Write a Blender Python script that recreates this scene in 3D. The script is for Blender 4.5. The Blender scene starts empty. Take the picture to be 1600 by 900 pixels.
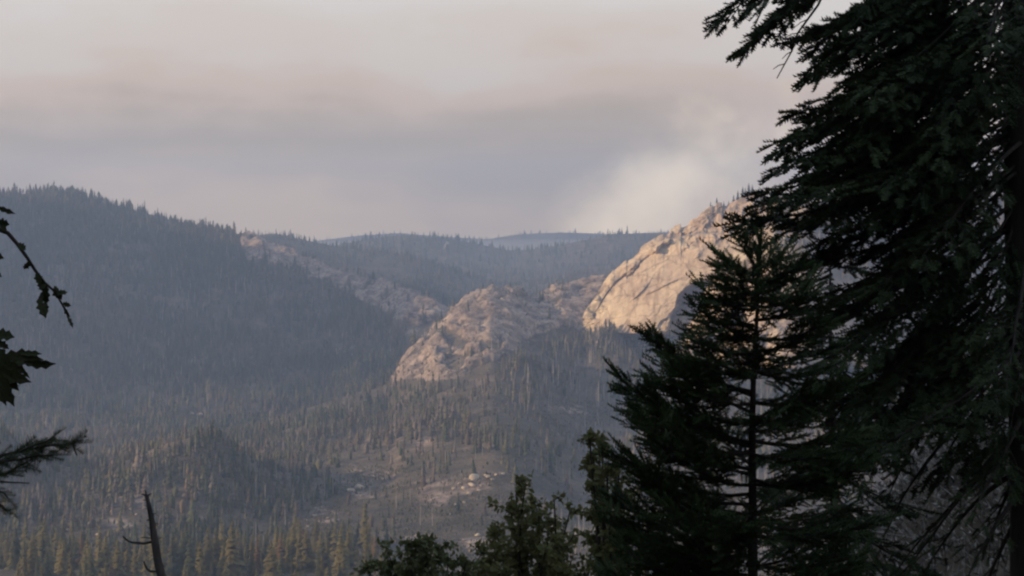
import bpy, math, random
import numpy as np
from mathutils import Vector

S = bpy.context.scene
COL = S.collection
F = 2537.0            # focal length in photo pixels (1600 wide)
HZ = 380.0            # photo row of the horizon

# ------------------------------------------------------------------ camera
cam = bpy.data.cameras.new('camera')
cam.sensor_width = 36.0
cam.lens = 36.0 * F / 1600.0
cam.shift_y = -(450.0 - HZ) / 1600.0
cam.clip_start = 0.1
cam.clip_end = 60000
cam_o = bpy.data.objects.new('camera', cam)
COL.objects.link(cam_o)
cam_o.location = (0, 0, 0)
cam_o.rotation_euler = (math.pi / 2, 0, 0)
S.camera = cam_o

# ------------------------------------------------------------------ light
SUN_EL = math.radians(15.5)
SUN_AZ = math.radians(-97.0)         # clockwise from +Y: low on the left, a little behind
sdir = Vector((math.sin(SUN_AZ) * math.cos(SUN_EL), math.cos(SUN_AZ) * math.cos(SUN_EL), math.sin(SUN_EL)))
sl = bpy.data.lights.new('sun', 'SUN')
sl.energy = 5.0
sl.angle = math.radians(0.6)
sl.color = (1.0, 0.73, 0.45)
so = bpy.data.objects.new('sun', sl)
COL.objects.link(so)
so.rotation_euler = sdir.to_track_quat('Z', 'Y').to_euler()
so.location = sdir * 500

W = bpy.data.worlds.new('World')
S.world = W
W.use_nodes = True
wt = W.node_tree
wt.nodes.clear()
def wn(t, **kw):
    n = wt.nodes.new(t)
    for k, v in kw.items():
        setattr(n, k, v)
    return n
def wl(a, b):
    wt.links.new(a, b)
w_out = wn('ShaderNodeOutputWorld')
w_bg = wn('ShaderNodeBackground')
w_bg.inputs['Strength'].default_value = 0.1
wl(w_bg.outputs[0], w_out.inputs[0])
w_sky = wn('ShaderNodeTexSky', sky_type='NISHITA', sun_disc=False, sun_elevation=SUN_EL, sun_rotation=SUN_AZ,
           air_density=1.5, dust_density=3.0)
tc = wn('ShaderNodeTexCoord')
sep = wn('ShaderNodeSeparateXYZ')
wl(tc.outputs['Generated'], sep.inputs[0])
def wmath(op, a, b=None, c=None):
    n = wn('ShaderNodeMath', operation=op)
    for i, x in enumerate((a, b, c)):
        if x is None:
            continue
        if isinstance(x, (int, float)):
            n.inputs[i].default_value = x
        else:
            wl(x, n.inputs[i])
    return n.outputs[0]
def wnoise(scale, loc, sc, detail=4.0, rough=0.5):
    m = wn('ShaderNodeMapping')
    m.inputs['Scale'].default_value = sc
    m.inputs['Location'].default_value = loc
    wl(tc.outputs['Generated'], m.inputs[0])
    n = wn('ShaderNodeTexNoise')
    n.inputs['Scale'].default_value = scale
    n.inputs['Detail'].default_value = detail
    n.inputs['Roughness'].default_value = rough
    wl(m.outputs[0], n.inputs['Vector'])
    return n.outputs[0]
n_big = wnoise(2.6, (3.1, 0.4, 1.7), (1.6, 1.6, 8.0), 3.0, 0.45)
n_mid = wnoise(7.0, (0.3, 5.4, 2.2), (1.4, 1.4, 2.6), 7.0, 0.6)
warp = wmath('MULTIPLY_ADD', wmath('SUBTRACT', n_big, 0.5), 0.13, wmath('MULTIPLY', wmath('SUBTRACT', n_mid, 0.5), 0.068))
elev = wmath('ADD', sep.outputs['Z'], warp)
# the smoke deck lies a little lower and darker to the left of the valley than to its right
tilt = wmath('MULTIPLY', sep.outputs['X'], 0.035)
elev = wmath('ADD', elev, tilt)
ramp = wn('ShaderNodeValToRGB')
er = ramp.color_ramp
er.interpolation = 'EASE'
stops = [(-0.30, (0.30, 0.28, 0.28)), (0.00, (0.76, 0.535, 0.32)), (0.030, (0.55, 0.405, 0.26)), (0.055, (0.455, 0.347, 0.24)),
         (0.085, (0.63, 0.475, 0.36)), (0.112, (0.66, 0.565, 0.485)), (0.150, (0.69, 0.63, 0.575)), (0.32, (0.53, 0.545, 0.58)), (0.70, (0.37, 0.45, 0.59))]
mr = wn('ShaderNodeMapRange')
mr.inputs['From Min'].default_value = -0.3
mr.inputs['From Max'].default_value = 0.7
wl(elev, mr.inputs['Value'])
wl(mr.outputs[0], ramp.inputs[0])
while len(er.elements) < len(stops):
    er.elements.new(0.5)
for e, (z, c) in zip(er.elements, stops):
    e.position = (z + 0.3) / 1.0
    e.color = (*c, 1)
# pale smoke column lit by the sun, rising behind the dome
vm = wn('ShaderNodeVectorMath', operation='SUBTRACT')
wl(tc.outputs['Generated'], vm.inputs[0])
vm.inputs[1].default_value = Vector((0.098, 1.0, 0.036)).normalized()
vs = wn('ShaderNodeSeparateXYZ')
wl(vm.outputs[0], vs.inputs[0])
n_pl = wnoise(9.0, (7.7, 1.1, 0.6), (1.6, 1.6, 1.8), 5.0, 0.55)
px_ = wmath('MULTIPLY', wmath('SUBTRACT', vs.outputs['X'], wmath('MULTIPLY', vs.outputs['Z'], 0.75)), 19.0)
pz_ = wmath('MULTIPLY', vs.outputs['Z'], 21.0)
py_ = wmath('MULTIPLY', vs.outputs['Y'], 19.0)
d2 = wmath('ADD', wmath('ADD', wmath('MULTIPLY', px_, px_), wmath('MULTIPLY', pz_, pz_)), wmath('MULTIPLY', py_, py_))
d_ = wmath('ADD', wmath('SQRT', d2), wmath('MULTIPLY', wmath('SUBTRACT', n_pl, 0.5), 2.6))
pm = wn('ShaderNodeMapRange', interpolation_type='SMOOTHSTEP')
pm.inputs['From Min'].default_value = 1.35
pm.inputs['From Max'].default_value = -0.2
wl(d_, pm.inputs['Value'])
pmix = wn('ShaderNodeMix', data_type='RGBA')
wl(wmath('MULTIPLY', pm.outputs[0], 0.85), pmix.inputs['Factor'])
wl(ramp.outputs[0], pmix.inputs['A'])
pmix.inputs['B'].default_value = (1.55, 1.22, 0.80, 1)
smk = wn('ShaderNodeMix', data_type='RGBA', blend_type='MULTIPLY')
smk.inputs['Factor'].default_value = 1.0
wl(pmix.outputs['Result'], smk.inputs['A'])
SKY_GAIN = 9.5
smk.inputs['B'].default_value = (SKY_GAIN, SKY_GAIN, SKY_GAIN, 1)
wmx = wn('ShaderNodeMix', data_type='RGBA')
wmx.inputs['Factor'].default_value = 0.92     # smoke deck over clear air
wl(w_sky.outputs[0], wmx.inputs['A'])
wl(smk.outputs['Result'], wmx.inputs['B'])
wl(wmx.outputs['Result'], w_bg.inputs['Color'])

S.view_settings.view_transform = 'Standard'
S.view_settings.look = 'None'
S.view_settings.exposure = 0.36
S.view_settings.gamma = 1.0
S.view_settings.use_curve_mapping = False
S.render.engine = 'CYCLES'
cy = S.cycles
cy.use_denoising = True
cy.use_adaptive_sampling = False
cy.max_bounces = 4
cy.diffuse_bounces = 2
cy.volume_bounces = 0
cy.transparent_max_bounces = 8
cy.pixel_filter_type = 'BLACKMAN_HARRIS'
cy.filter_width = 2.3               # the soft video lens of the photograph

# ------------------------------------------------------------------ helpers
rng = np.random.default_rng(11)
R = random.Random(5)
HAZE_COL = (0.47, 0.64, 1.0, 1)
HAZE_DENS = 0.000135

def P(px, py, Y):
    return np.array(((px - 800.0) / F * Y, Y, -(py - HZ) / F * Y))

def tag(o, label=None, cat=None, group=None, kind=None):
    if label: o['label'] = label
    if cat: o['category'] = cat
    if group: o['group'] = group
    if kind: o['kind'] = kind
    return o

def empty(name, loc, label, cat, group=None):
    o = bpy.data.objects.new(name, None)
    o.empty_display_size = 0.2
    o.location = loc
    COL.objects.link(o)
    return tag(o, label, cat, group)

def mesh(name, V, Fc, mat, smooth=False):
    V = np.asarray(V, dtype=np.float32).reshape(-1, 3)
    Fc = np.asarray(Fc, dtype=np.int32)
    k = Fc.shape[1]
    me = bpy.data.meshes.new(name)
    me.vertices.add(len(V))
    me.vertices.foreach_set('co', V.ravel())
    me.loops.add(Fc.size)
    me.loops.foreach_set('vertex_index', Fc.ravel())
    me.polygons.add(len(Fc))
    me.polygons.foreach_set('loop_start', np.arange(0, Fc.size, k, dtype=np.int32))
    if smooth:
        me.polygons.foreach_set('use_smooth', np.ones(len(Fc), dtype=bool))
    me.update(calc_edges=True)
    if mat: me.materials.append(mat)
    return me

def obj(name, me, parent=None, loc=None):
    o = bpy.data.objects.new(name, me)
    COL.objects.link(o)
    if parent is not None: o.parent = parent
    if loc is not None: o.location = loc
    return o

class Buf:
    """collects triangles for one mesh"""
    def __init__(self): self.v = []; self.f = []; self.n = 0
    def add(self, V, Fc):
        V = np.asarray(V, float).reshape(-1, 3); Fc = np.asarray(Fc, int)
        self.v.append(V); self.f.append(Fc + self.n); self.n += len(V)
    def tube(self, pts, rad, sides=6):
        pts = np.asarray(pts, float); n = len(pts)
        tan = np.gradient(pts, axis=0)
        tan /= np.linalg.norm(tan, axis=1, keepdims=True) + 1e-9
        ref = np.array([0.31, 0.52, 0.8]) if abs(tan[0][2]) < 0.9 else np.array([1.0, 0.2, 0])
        a = np.cross(tan, ref); a /= np.linalg.norm(a, axis=1, keepdims=True) + 1e-9
        b = np.cross(tan, a)
        th = np.linspace(0, 2 * math.pi, sides, endpoint=False)
        rad = np.broadcast_to(np.asarray(rad, float), (n,))
        V = pts[:, None] + rad[:, None, None] * (np.cos(th)[None, :, None] * a[:, None] + np.sin(th)[None, :, None] * b[:, None])
        i = np.arange(n - 1)[:, None] * sides; j = np.arange(sides)[None]; j2 = (j + 1) % sides
        q = np.stack([i + j, i + j2, i + sides + j2, i + sides + j], -1).reshape(-1, 4)
        T = np.concatenate([q[:, [0, 1, 2]], q[:, [0, 2, 3]]])
        V = V.reshape(-1, 3)
        tip = np.array([[(n - 1) * sides + x, (n - 1) * sides + (x + 1) % sides, n * sides] for x in range(sides)])
        self.add(np.vstack([V, pts[-1] + tan[-1] * rad[-1]]), np.vstack([T, tip]))
    def build(self, name, mat, smooth=False):
        return mesh(name, np.vstack(self.v), np.vstack(self.f), mat, smooth)

def _hash(ix, iy, iz, seed):
    h = (ix.astype(np.int64) * 374761393 + iy.astype(np.int64) * 668265263 + iz.astype(np.int64) * 2147483647 + seed * 1274126177) & 0xffffffff
    h = ((h ^ (h >> 13)) * 1274126177) & 0xffffffff
    h = (h ^ (h >> 16)) & 0xffffffff
    return h / 4294967295.0

def vnoise(x, y, z, seed=0):
    x, y, z = np.broadcast_arrays(np.asarray(x, float), np.asarray(y, float), np.asarray(z, float))
    ix, iy, iz = np.floor(x), np.floor(y), np.floor(z)
    fx, fy, fz = x - ix, y - iy, z - iz
    fx, fy, fz = fx * fx * (3 - 2 * fx), fy * fy * (3 - 2 * fy), fz * fz * (3 - 2 * fz)
    r = 0
    for a in (0, 1):
        for b in (0, 1):
            for c in (0, 1):
                r = r + _hash(ix + a, iy + b, iz + c, seed) * (fx if a else 1 - fx) * (fy if b else 1 - fy) * (fz if c else 1 - fz)
    return r * 2 - 1

def fbm(x, y, z=0.0, oct=4, seed=0, gain=0.5):
    s = 0; a = 1.0; f = 1.0
    for i in range(oct):
        s = s + a * vnoise(np.asarray(x) * f, np.asarray(y) * f, np.asarray(z) * f + 3.7 * i, seed + i)
        a *= gain; f *= 2.03
    return s

def curve(pts, x, smooth=0):
    pts = np.array(pts, float)
    y = np.interp(x, pts[:, 0], pts[:, 1])
    if smooth:
        acc = 0
        offs = np.linspace(-smooth, smooth, 9)
        for o in offs: acc = acc + np.interp(np.asarray(x) + o, pts[:, 0], pts[:, 1])
        y = acc / 9
    return y

def sstep(a, b, x):
    t = np.clip((x - a) / (b - a), 0, 1)
    return t * t * (3 - 2 * t)

def in_poly(poly, x, y):
    poly = np.array(poly, float); r = np.zeros(np.shape(x), bool)
    j = len(poly) - 1
    for i in range(len(poly)):
        xi, yi = poly[i]; xj, yj = poly[j]
        c = ((yi > y) != (yj > y)) & (x < (xj - xi) * (y - yi) / (yj - yi + 1e-12) + xi)
        r ^= c; j = i
    return r

# ------------------------------------------------------------------ materials
def new_mat(name):
    m = bpy.data.materials.new(name); m.use_nodes = True
    nt = m.node_tree; b = nt.nodes['Principled BSDF']
    b.inputs['Specular IOR Level'].default_value = 0.15
    b.inputs['Roughness'].default_value = 0.9
    return m, nt, b

def noise_node(nt, scale, detail=5, rough=0.55, coord='Object', sc=(1, 1, 1)):
    t = nt.nodes.new('ShaderNodeTexCoord'); mp = nt.nodes.new('ShaderNodeMapping'); n = nt.nodes.new('ShaderNodeTexNoise')
    mp.inputs['Scale'].default_value = sc
    n.inputs['Scale'].default_value = scale; n.inputs['Detail'].default_value = detail; n.inputs['Roughness'].default_value = rough
    nt.links.new(t.outputs[coord], mp.inputs[0]); nt.links.new(mp.outputs[0], n.inputs['Vector'])
    return n.outputs[0]

def ramp_node(nt, fac, stops):
    r = nt.nodes.new('ShaderNodeValToRGB')
    while len(r.color_ramp.elements) < len(stops): r.color_ramp.elements.new(0.5)
    for e, (p, c) in zip(r.color_ramp.elements, stops):
        e.position = p; e.color = (*c, 1)
    nt.links.new(fac, r.inputs[0])
    return r.outputs[0]

def mix_node(nt, fac, a, b, blend='MIX'):
    m = nt.nodes.new('ShaderNodeMix'); m.data_type = 'RGBA'; m.blend_type = blend
    for s, v in (('Factor', fac), ('A', a), ('B', b)):
        if isinstance(v, tuple): m.inputs[s].default_value = (*v, 1)
        elif isinstance(v, (int, float)): m.inputs[s].default_value = v
        else: nt.links.new(v, m.inputs[s])
    return m.outputs['Result']

def bump(nt, b, h, strength, dist):
    n = nt.nodes.new('ShaderNodeBump'); n.inputs['Strength'].default_value = strength; n.inputs['Distance'].default_value = dist
    nt.links.new(h, n.inputs['Height']); nt.links.new(n.outputs[0], b.inputs['Normal'])

def simple_mat(name, stops, scale, coord='Object', sc=(1, 1, 1), bmp=None):
    m, nt, b = new_mat(name)
    n = noise_node(nt, scale, coord=coord, sc=sc)
    nt.links.new(ramp_node(nt, n, stops), b.inputs['Base Color'])
    if bmp: bump(nt, b, n, *bmp)
    return m

def joints(nt, col, scale, amount):
    vo = nt.nodes.new('ShaderNodeTexVoronoi'); vo.feature = 'DISTANCE_TO_EDGE'; vo.inputs['Scale'].default_value = scale
    tcn = nt.nodes.new('ShaderNodeTexCoord'); mp = nt.nodes.new('ShaderNodeMapping'); mp.inputs['Rotation'].default_value = (0.0, 0.6, 0.0); mp.inputs['Scale'].default_value = (0.5, 0.5, 1.5)
    wv = nt.nodes.new('ShaderNodeVectorMath'); wv.operation = 'MULTIPLY_ADD'; wv.inputs[1].default_value = (30, 30, 30)
    nz = nt.nodes.new('ShaderNodeTexNoise'); nz.inputs['Scale'].default_value = 0.03; nz.inputs['Detail'].default_value = 5
    nt.links.new(tcn.outputs['Object'], nz.inputs['Vector']); nt.links.new(nz.outputs['Color'], wv.inputs[0]); nt.links.new(tcn.outputs['Object'], wv.inputs[2])
    nt.links.new(wv.outputs[0], mp.inputs[0]); nt.links.new(mp.outputs[0], vo.inputs['Vector'])
    jt = ramp_node(nt, vo.outputs['Distance'], [(0.0, (0.45, 0.42, 0.40)), (0.035, (1, 1, 1))])
    return mix_node(nt, amount, col, mix_node(nt, 1.0, col, jt, 'MULTIPLY'))

def terrain_mat(name):
    m, nt, b = new_mat(name)
    at = nt.nodes.new('ShaderNodeAttribute'); at.attribute_name = 'rock'
    soil = ramp_node(nt, noise_node(nt, 0.02, 6, 0.65), [(0.3, (0.046, 0.043, 0.032)), (0.5, (0.092, 0.075, 0.054)), (0.7, (0.155, 0.12, 0.088))])
    soil = mix_node(nt, 1.0, soil, ramp_node(nt, noise_node(nt, 0.35, 6, 0.7), [(0.38, (0.5, 0.5, 0.48)), (0.5, (1, 1, 1)), (0.64, (1.5, 1.42, 1.3))]), 'MULTIPLY')
    r1 = noise_node(nt, 0.035, 8, 0.7)
    rock = ramp_node(nt, r1, [(0.36, (0.075, 0.065, 0.055)), (0.44, (0.20, 0.155, 0.13)), (0.54, (0.30, 0.235, 0.19)), (0.64, (0.40, 0.325, 0.27))])
    rock = joints(nt, mix_node(nt, 1.0, rock, ramp_node(nt, noise_node(nt, 0.16, 6, 0.7), [(0.36, (0.45, 0.42, 0.40)), (0.5, (1.0, 0.97, 0.95)), (0.66, (1.25, 1.2, 1.15))]), 'MULTIPLY'), 0.05, 0.85)
    rg = nt.nodes.new('ShaderNodeMath'); rg.operation = 'MULTIPLY_ADD'; rg.inputs[1].default_value = 1.5
    nz = noise_node(nt, 0.05, 7, 0.7)
    nt.links.new(nz, rg.inputs[0])
    ad = nt.nodes.new('ShaderNodeMath'); ad.operation = 'SUBTRACT'; ad.inputs[1].default_value = 1.25
    nt.links.new(rg.outputs[0], ad.inputs[0])
    ad2 = nt.nodes.new('ShaderNodeMath'); ad2.operation = 'ADD'
    nt.links.new(ad.outputs[0], ad2.inputs[0])
    sc = nt.nodes.new('ShaderNodeMath'); sc.operation = 'MULTIPLY'; sc.inputs[1].default_value = 1.05
    nt.links.new(at.outputs['Fac'], sc.inputs[0])
    nt.links.new(sc.outputs[0], ad2.inputs[1])
    st = nt.nodes.new('ShaderNodeMapRange'); st.inputs['From Min'].default_value = 0.12; st.inputs['From Max'].default_value = 0.42
    nt.links.new(ad2.outputs[0], st.inputs['Value'])
    nt.links.new(mix_node(nt, st.outputs[0], soil, rock), b.inputs['Base Color'])
    bump(nt, b, r1, 0.5, 3.0)
    return m

M_terrain = terrain_mat('terrain')

def dome_mat():
    m, nt, b = new_mat('granite')
    big = noise_node(nt, 0.012, 5, 0.6)
    fine = noise_node(nt, 0.07, 8, 0.7)
    c1 = ramp_node(nt, big, [(0.32, (0.36, 0.27, 0.21)), (0.5, (0.49, 0.38, 0.275)), (0.66, (0.62, 0.50, 0.345))])
    c2 = ramp_node(nt, fine, [(0.3, (0.72, 0.69, 0.65)), (0.52, (1.06, 1.04, 1.0)), (0.75, (1.3, 1.26, 1.18))])
    strk = ramp_node(nt, noise_node(nt, 0.11, 7, 0.65, sc=(1.0, 0.3, 0.16)), [(0.36, (0.60, 0.56, 0.55)), (0.52, (1, 1, 1))])
    col = mix_node(nt, 1.0, mix_node(nt, 1.0, c1, c2, 'MULTIPLY'), strk, 'MULTIPLY')
    at = nt.nodes.new('ShaderNodeAttribute'); at.attribute_name = 'rock'
    soil = ramp_node(nt, noise_node(nt, 0.03, 6, 0.65), [(0.35, (0.05, 0.047, 0.036)), (0.65, (0.16, 0.125, 0.10))])
    nt.links.new(mix_node(nt, at.outputs['Fac'], soil, col), b.inputs['Base Color'])
    col = joints(nt, col, 0.03, 0.75)
    nt.links.new(mix_node(nt, at.outputs['Fac'], soil, col), b.inputs['Base Color'])
    bump(nt, b, fine, 0.8, 4.0)
    return m
M_dome = dome_mat()

def tint_mat(name):
    m, nt, b = new_mat(name)
    at = nt.nodes.new('ShaderNodeAttribute'); at.attribute_name = 'tint'
    nt.links.new(at.outputs['Color'], b.inputs['Base Color'])
    return m
M_far = tint_mat('far_foliage')
M_snagfar = simple_mat('weathered_wood', [(0.3, (0.22, 0.19, 0.17)), (0.7, (0.42, 0.38, 0.34))], 0.3)

def needle_mat(name, lo, hi):
    m, nt, b = new_mat(name)
    oi = nt.nodes.new('ShaderNodeObjectInfo')
    n = noise_node(nt, 0.35, 3)
    c = ramp_node(nt, n, [(0.3, lo), (0.7, hi)])
    v = nt.nodes.new('ShaderNodeHueSaturation')
    mp = nt.nodes.new('ShaderNodeMapRange'); mp.inputs['To Min'].default_value = 0.7; mp.inputs['To Max'].default_value = 1.3
    nt.links.new(oi.outputs['Random'], mp.inputs['Value']); nt.links.new(mp.outputs[0], v.inputs['Value'])
    nt.links.new(c, v.inputs['Color']); nt.links.new(v.outputs[0], b.inputs['Base Color'])
    return m
M_pine = {'olive': needle_mat('olive_needles', (0.095, 0.08, 0.026), (0.17, 0.135, 0.048)),
          'dark green': needle_mat('dark_needles', (0.034, 0.042, 0.020), (0.075, 0.074, 0.034)),
          'rusty brown': needle_mat('brown_needles', (0.10, 0.062, 0.03), (0.17, 0.105, 0.055))}
M_trunk = simple_mat('pine_bark', [(0.3, (0.05, 0.035, 0.025)), (0.7, (0.12, 0.085, 0.06))], 3.0, sc=(1, 1, 0.3))

def leafy_mat(name, lo, hi, scale, trans=0.0):   # trans: share of light let through by thin leaves
    m, nt, b = new_mat(name)
    nt.links.new(ramp_node(nt, noise_node(nt, scale, 4), [(0.32, lo), (0.68, hi)]), b.inputs['Base Color'])
    b.inputs['Roughness'].default_value = 0.6
    if trans:
        tl = nt.nodes.new('ShaderNodeBsdfTranslucent'); mx = nt.nodes.new('ShaderNodeMixShader'); mx.inputs[0].default_value = trans
        nt.links.new(b.inputs['Base Color'].links[0].from_socket, tl.inputs['Color'])
        nt.links.new(b.outputs[0], mx.inputs[1]); nt.links.new(tl.outputs[0], mx.inputs[2]); nt.links.new(mx.outputs[0], nt.nodes['Material Output'].inputs['Surface'])
    return m
M_fir = leafy_mat('fir_needles', (0.020, 0.033, 0.015), (0.052, 0.070, 0.031), 2.2)
M_cedar = leafy_mat('cedar_sprays', (0.022, 0.038, 0.015), (0.054, 0.078, 0.030), 2.5)
M_oak = leafy_mat('oak_leaves', (0.085, 0.095, 0.032), (0.15, 0.15, 0.065), 1.3, 0.4)
M_oakdark = leafy_mat('dark_oak_leaves', (0.015, 0.02, 0.009), (0.04, 0.045, 0.018), 9.0)
M_bark = simple_mat('dark_bark', [(0.3, (0.018, 0.015, 0.013)), (0.7, (0.05, 0.042, 0.036))], 9.0, sc=(1, 1, 0.25), bmp=(0.6, 0.02))
M_deadbark = simple_mat('charred_wood', [(0.3, (0.025, 0.022, 0.022)), (0.7, (0.085, 0.075, 0.07))], 8.0, sc=(1, 1, 0.2), bmp=(0.6, 0.03))
M_boulder = simple_mat('boulder_granite', [(0.3, (0.30, 0.24, 0.18)), (0.7, (0.55, 0.45, 0.34))], 0.5, bmp=(0.5, 0.3))
M_near = simple_mat('hillside_soil', [(0.3, (0.035, 0.03, 0.022)), (0.55, (0.075, 0.06, 0.045)), (0.75, (0.13, 0.11, 0.085))], 0.9, bmp=(0.6, 0.15))
M_brush = leafy_mat('dry_brush', (0.03, 0.03, 0.022), (0.30, 0.28, 0.25), 1.1)

# ------------------------------------------------------------------ terrain lofts
def loft_mesh(name, X, Y, Z, rock, mat):
    """grid (columns, rows) -> quads with a point attribute 'rock'"""
    nc, nr = X.shape
    V = np.stack([X, Y, Z], -1).reshape(-1, 3)
    i = np.arange(nc - 1)[:, None] * nr; j = np.arange(nr - 1)[None]
    q = np.stack([i + j, i + nr + j, i + nr + j + 1, i + j + 1], -1).reshape(-1, 4)
    me = mesh(name, V, q, mat, True)
    a = me.attributes.new('rock', 'FLOAT', 'POINT')
    a.data.foreach_set('value', rock.astype(np.float32).ravel())
    return obj(name, me)

def cells(u, v, seed):
    """random value per Voronoi cell: blocks between joints"""
    iu, iv = np.floor(u), np.floor(v); best = np.full(np.shape(u), 9.0); val = np.zeros(np.shape(u))
    for a_ in (-1, 0, 1):
        for b_ in (-1, 0, 1):
            cu = iu + a_; cv = iv + b_; z0_ = np.zeros_like(cu)
            d = (cu + _hash(cu, cv, z0_, seed) - u) ** 2 + (cv + _hash(cu, cv, z0_, seed + 1) - v) ** 2
            m = d < best; best = np.where(m, d, best); val = np.where(m, _hash(cu, cv, z0_, seed + 2), val)
    return val

class Loft:
    def __init__(s, px, X, Y, Z, rock):
        s.px = px; s.X = X; s.Y = Y; s.Z = Z; s.rock = rock
        s.py = HZ - Z / Y * F
        s.run = np.minimum.accumulate(s.py, axis=1)      # skyline so far, going away from the camera
        s.vis = s.py <= s.run + 14
    def hit(s, px, py):
        i = int(np.argmin(np.abs(s.px - px)))
        j = np.where(s.run[i] <= py)[0]
        j = j[0] if len(j) else s.py.shape[1] - 1
        return np.array((s.X[i, j], s.Y[i, j], s.Z[i, j]))
    def at_xy(s, px, Y):
        i = int(np.argmin(np.abs(s.px - px)))
        return np.array(((px - 800) / F * Y, Y, np.interp(Y, s.Y[i], s.Z[i])))

def cols(a, b, c, d, n_out, n_in):
    return np.unique(np.concatenate([np.linspace(a, b, n_out), np.linspace(b, c, n_in), np.linspace(c, d, n_out)]))

FLOOR = -250.0
# ---- valley floor, near slope and rock ridge (everything up to the ridge that ends at the dome)
ncrest = [(-900, 650), (300, 655), (400, 655), (440, 650), (520, 626), (600, 600), (614, 588), (624, 564), (660, 532), (682, 502), (722, 478),
          (768, 450), (800, 452), (832, 463), (890, 444), (915, 438), (942, 432), (962, 450), (985, 486), (1010, 507), (1060, 513), (1300, 515), (1600, 510), (2600, 510)]
nyc = [(-900, 2500), (400, 2500), (600, 2430), (700, 2500), (900, 2680), (1000, 2640), (1300, 2600), (2600, 2600)]
px = cols(-900, -60, 1250, 2400, 40, 500)
pyc = curve(ncrest, px, 6); yc = curve(nyc, px, 40)
t = np.linspace(0, 1, 280)
Ys = 850 + (yc[:, None] - 850) * t[None]
PX = np.broadcast_to(px[:, None], Ys.shape)
zc = -(pyc - HZ) / F * yc
s = np.clip((Ys - 1250) / (yc[:, None] - 1250), 0, 1)
ex = curve([(-900, 1.0), (400, 1.1), (620, 1.35), (800, 1.25), (850, 1.4), (890, 2.3), (930, 2.6), (970, 2.2), (1020, 1.5), (2600, 1.3)], px, 30)[:, None]
Zs = FLOOR + (zc[:, None] - FLOOR) * s ** ex
Xs = (PX - 800) / F * Ys
Zs = Zs + fbm(Xs / 330, Ys / 330, 0, 4, 3) * 15 * (1 - sstep(0.85, 1.0, t)[None]) * sstep(1150, 1500, Ys)
Zs = Zs + 36 * np.exp(-((Ys - 1040) / 130) ** 2) * (1 - sstep(600, 760, PX))                       # bench of the nearest pines
def knoll(pxc, Yc, sx, sy, h):
    X0 = (pxc - 800) / F * Yc
    dx = (Xs - X0); sxx = np.where(dx > 0, sx * 0.55, sx * 1.5)      # steep on the right, gentle on the sunny side
    return h * np.exp(-(dx / sxx) ** 2 - ((Ys - Yc) / sy) ** 2)
Zs = Zs + knoll(330, 1560, 76, 130, 52) + knoll(-40, 1540, 105, 130, 66) + knoll(520, 2080, 80, 120, 16) + knoll(610, 1750, 60, 90, 10)
PYs = HZ - Zs / Ys * F
edge = fbm(Xs / 45, Ys / 45, Zs / 30, 4, 21) * 14
ridge_poly = [(606, 592), (618, 560), (650, 530), (674, 500), (720, 472), (764, 440), (812, 440), (850, 452), (905, 428), (955, 415), (1010, 380),
              (1010, 540), (915, 540), (900, 510), (870, 506), (835, 524), (785, 552), (745, 580), (700, 590), (650, 592)]
rock = in_poly(ridge_poly, PX + edge, PYs + edge * 0.6).astype(float)
rock *= 1 - in_poly([(800, 462), (838, 462), (850, 482), (815, 478)], PX + edge * .7, PYs) * 0.6
rock *= 1 - in_poly([(668, 524), (688, 508), (735, 534), (785, 530), (785, 546), (730, 552)], PX + edge * .5, PYs + edge * .4) * 0.9
rock *= 1 - in_poly([(700, 552), (738, 556), (715, 582), (690, 574)], PX + edge * .7, PYs) * 0.9
def patch(pxc, pyc_, rx, ry, v):
    d = ((PX + edge * 1.2 - pxc) / rx) ** 2 + ((PYs + edge * .4 - pyc_) / ry) ** 2
    return v * np.clip(1.3 - d, 0, 1) * np.clip(0.55 + 0.75 * fbm(Xs / 16, Ys / 16, 0, 4, 29), 0.0, 1)
for p in [(745, 756, 34, 10, .9), (785, 745, 20, 5, .8), (560, 768, 26, 8, .8), (505, 805, 30, 14, .6), (760, 850, 34, 16, .75), (655, 842, 28, 9, .55), (690, 770, 60, 28, .4),
          (590, 745, 70, 16, .38), (185, 815, 40, 16, .5), (165, 850, 26, 12, .4), (205, 780, 24, 10, .45), (390, 657, 60, 3, .75), (430, 668, 30, 4, .5), (900, 640, 50, 8, .42), (1170, 860, 40, 20, .6), (640, 690, 120, 20, .25)]:
    rock = np.maximum(rock, patch(*p))
bl = fbm(Xs / 38, Ys / 38, Zs / 30, 5, 40, 0.58)
ridged = 1 - np.abs(fbm(Xs / 60, Ys / 60, Zs / 45, 4, 44)); crag = 1 - np.abs(fbm(Xs / 22, Ys / 26, Zs / 30, 4, 49, .6))
cliff = sstep(0.55, 1.0, rock) * sstep(600, 560, PYs)
Zs = Zs + cliff * (bl * 3 + (ridged - 0.6) * (11 - 6 * sstep(730, 790, PX)) + cells(Xs / 26 + bl * .3, Ys / 34, 52) * 8 + cells(Xs / 10 + bl * .3, Ys / 14, 56) * 2.4)
# back side beyond the crest
tb = np.linspace(0, 1, 14)[1:]
Yb = Ys[:, -1:] + 420 * tb[None]; Zb = Zs[:, -1:] - (110 * tb + 130 * tb ** 2)[None]
Zb = np.maximum(Zb, -275)
Ya = np.hstack([Ys, Yb]); Za = np.hstack([Zs, Zb]); Xa = (np.broadcast_to(px[:, None], Ya.shape) - 800) / F * Ya
rk = np.hstack([rock, np.repeat(rock[:, -1:] * 0.6, Yb.shape[1], 1)])
o = loft_mesh('valley_terrain', Xa, Ya, Za, rk, M_terrain)
tag(o, 'wooded valley floor and slope rising to the pale rock ridge', 'terrain', kind='structure')
NT = Loft(px, Xa, Ya, Za, rk)

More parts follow.
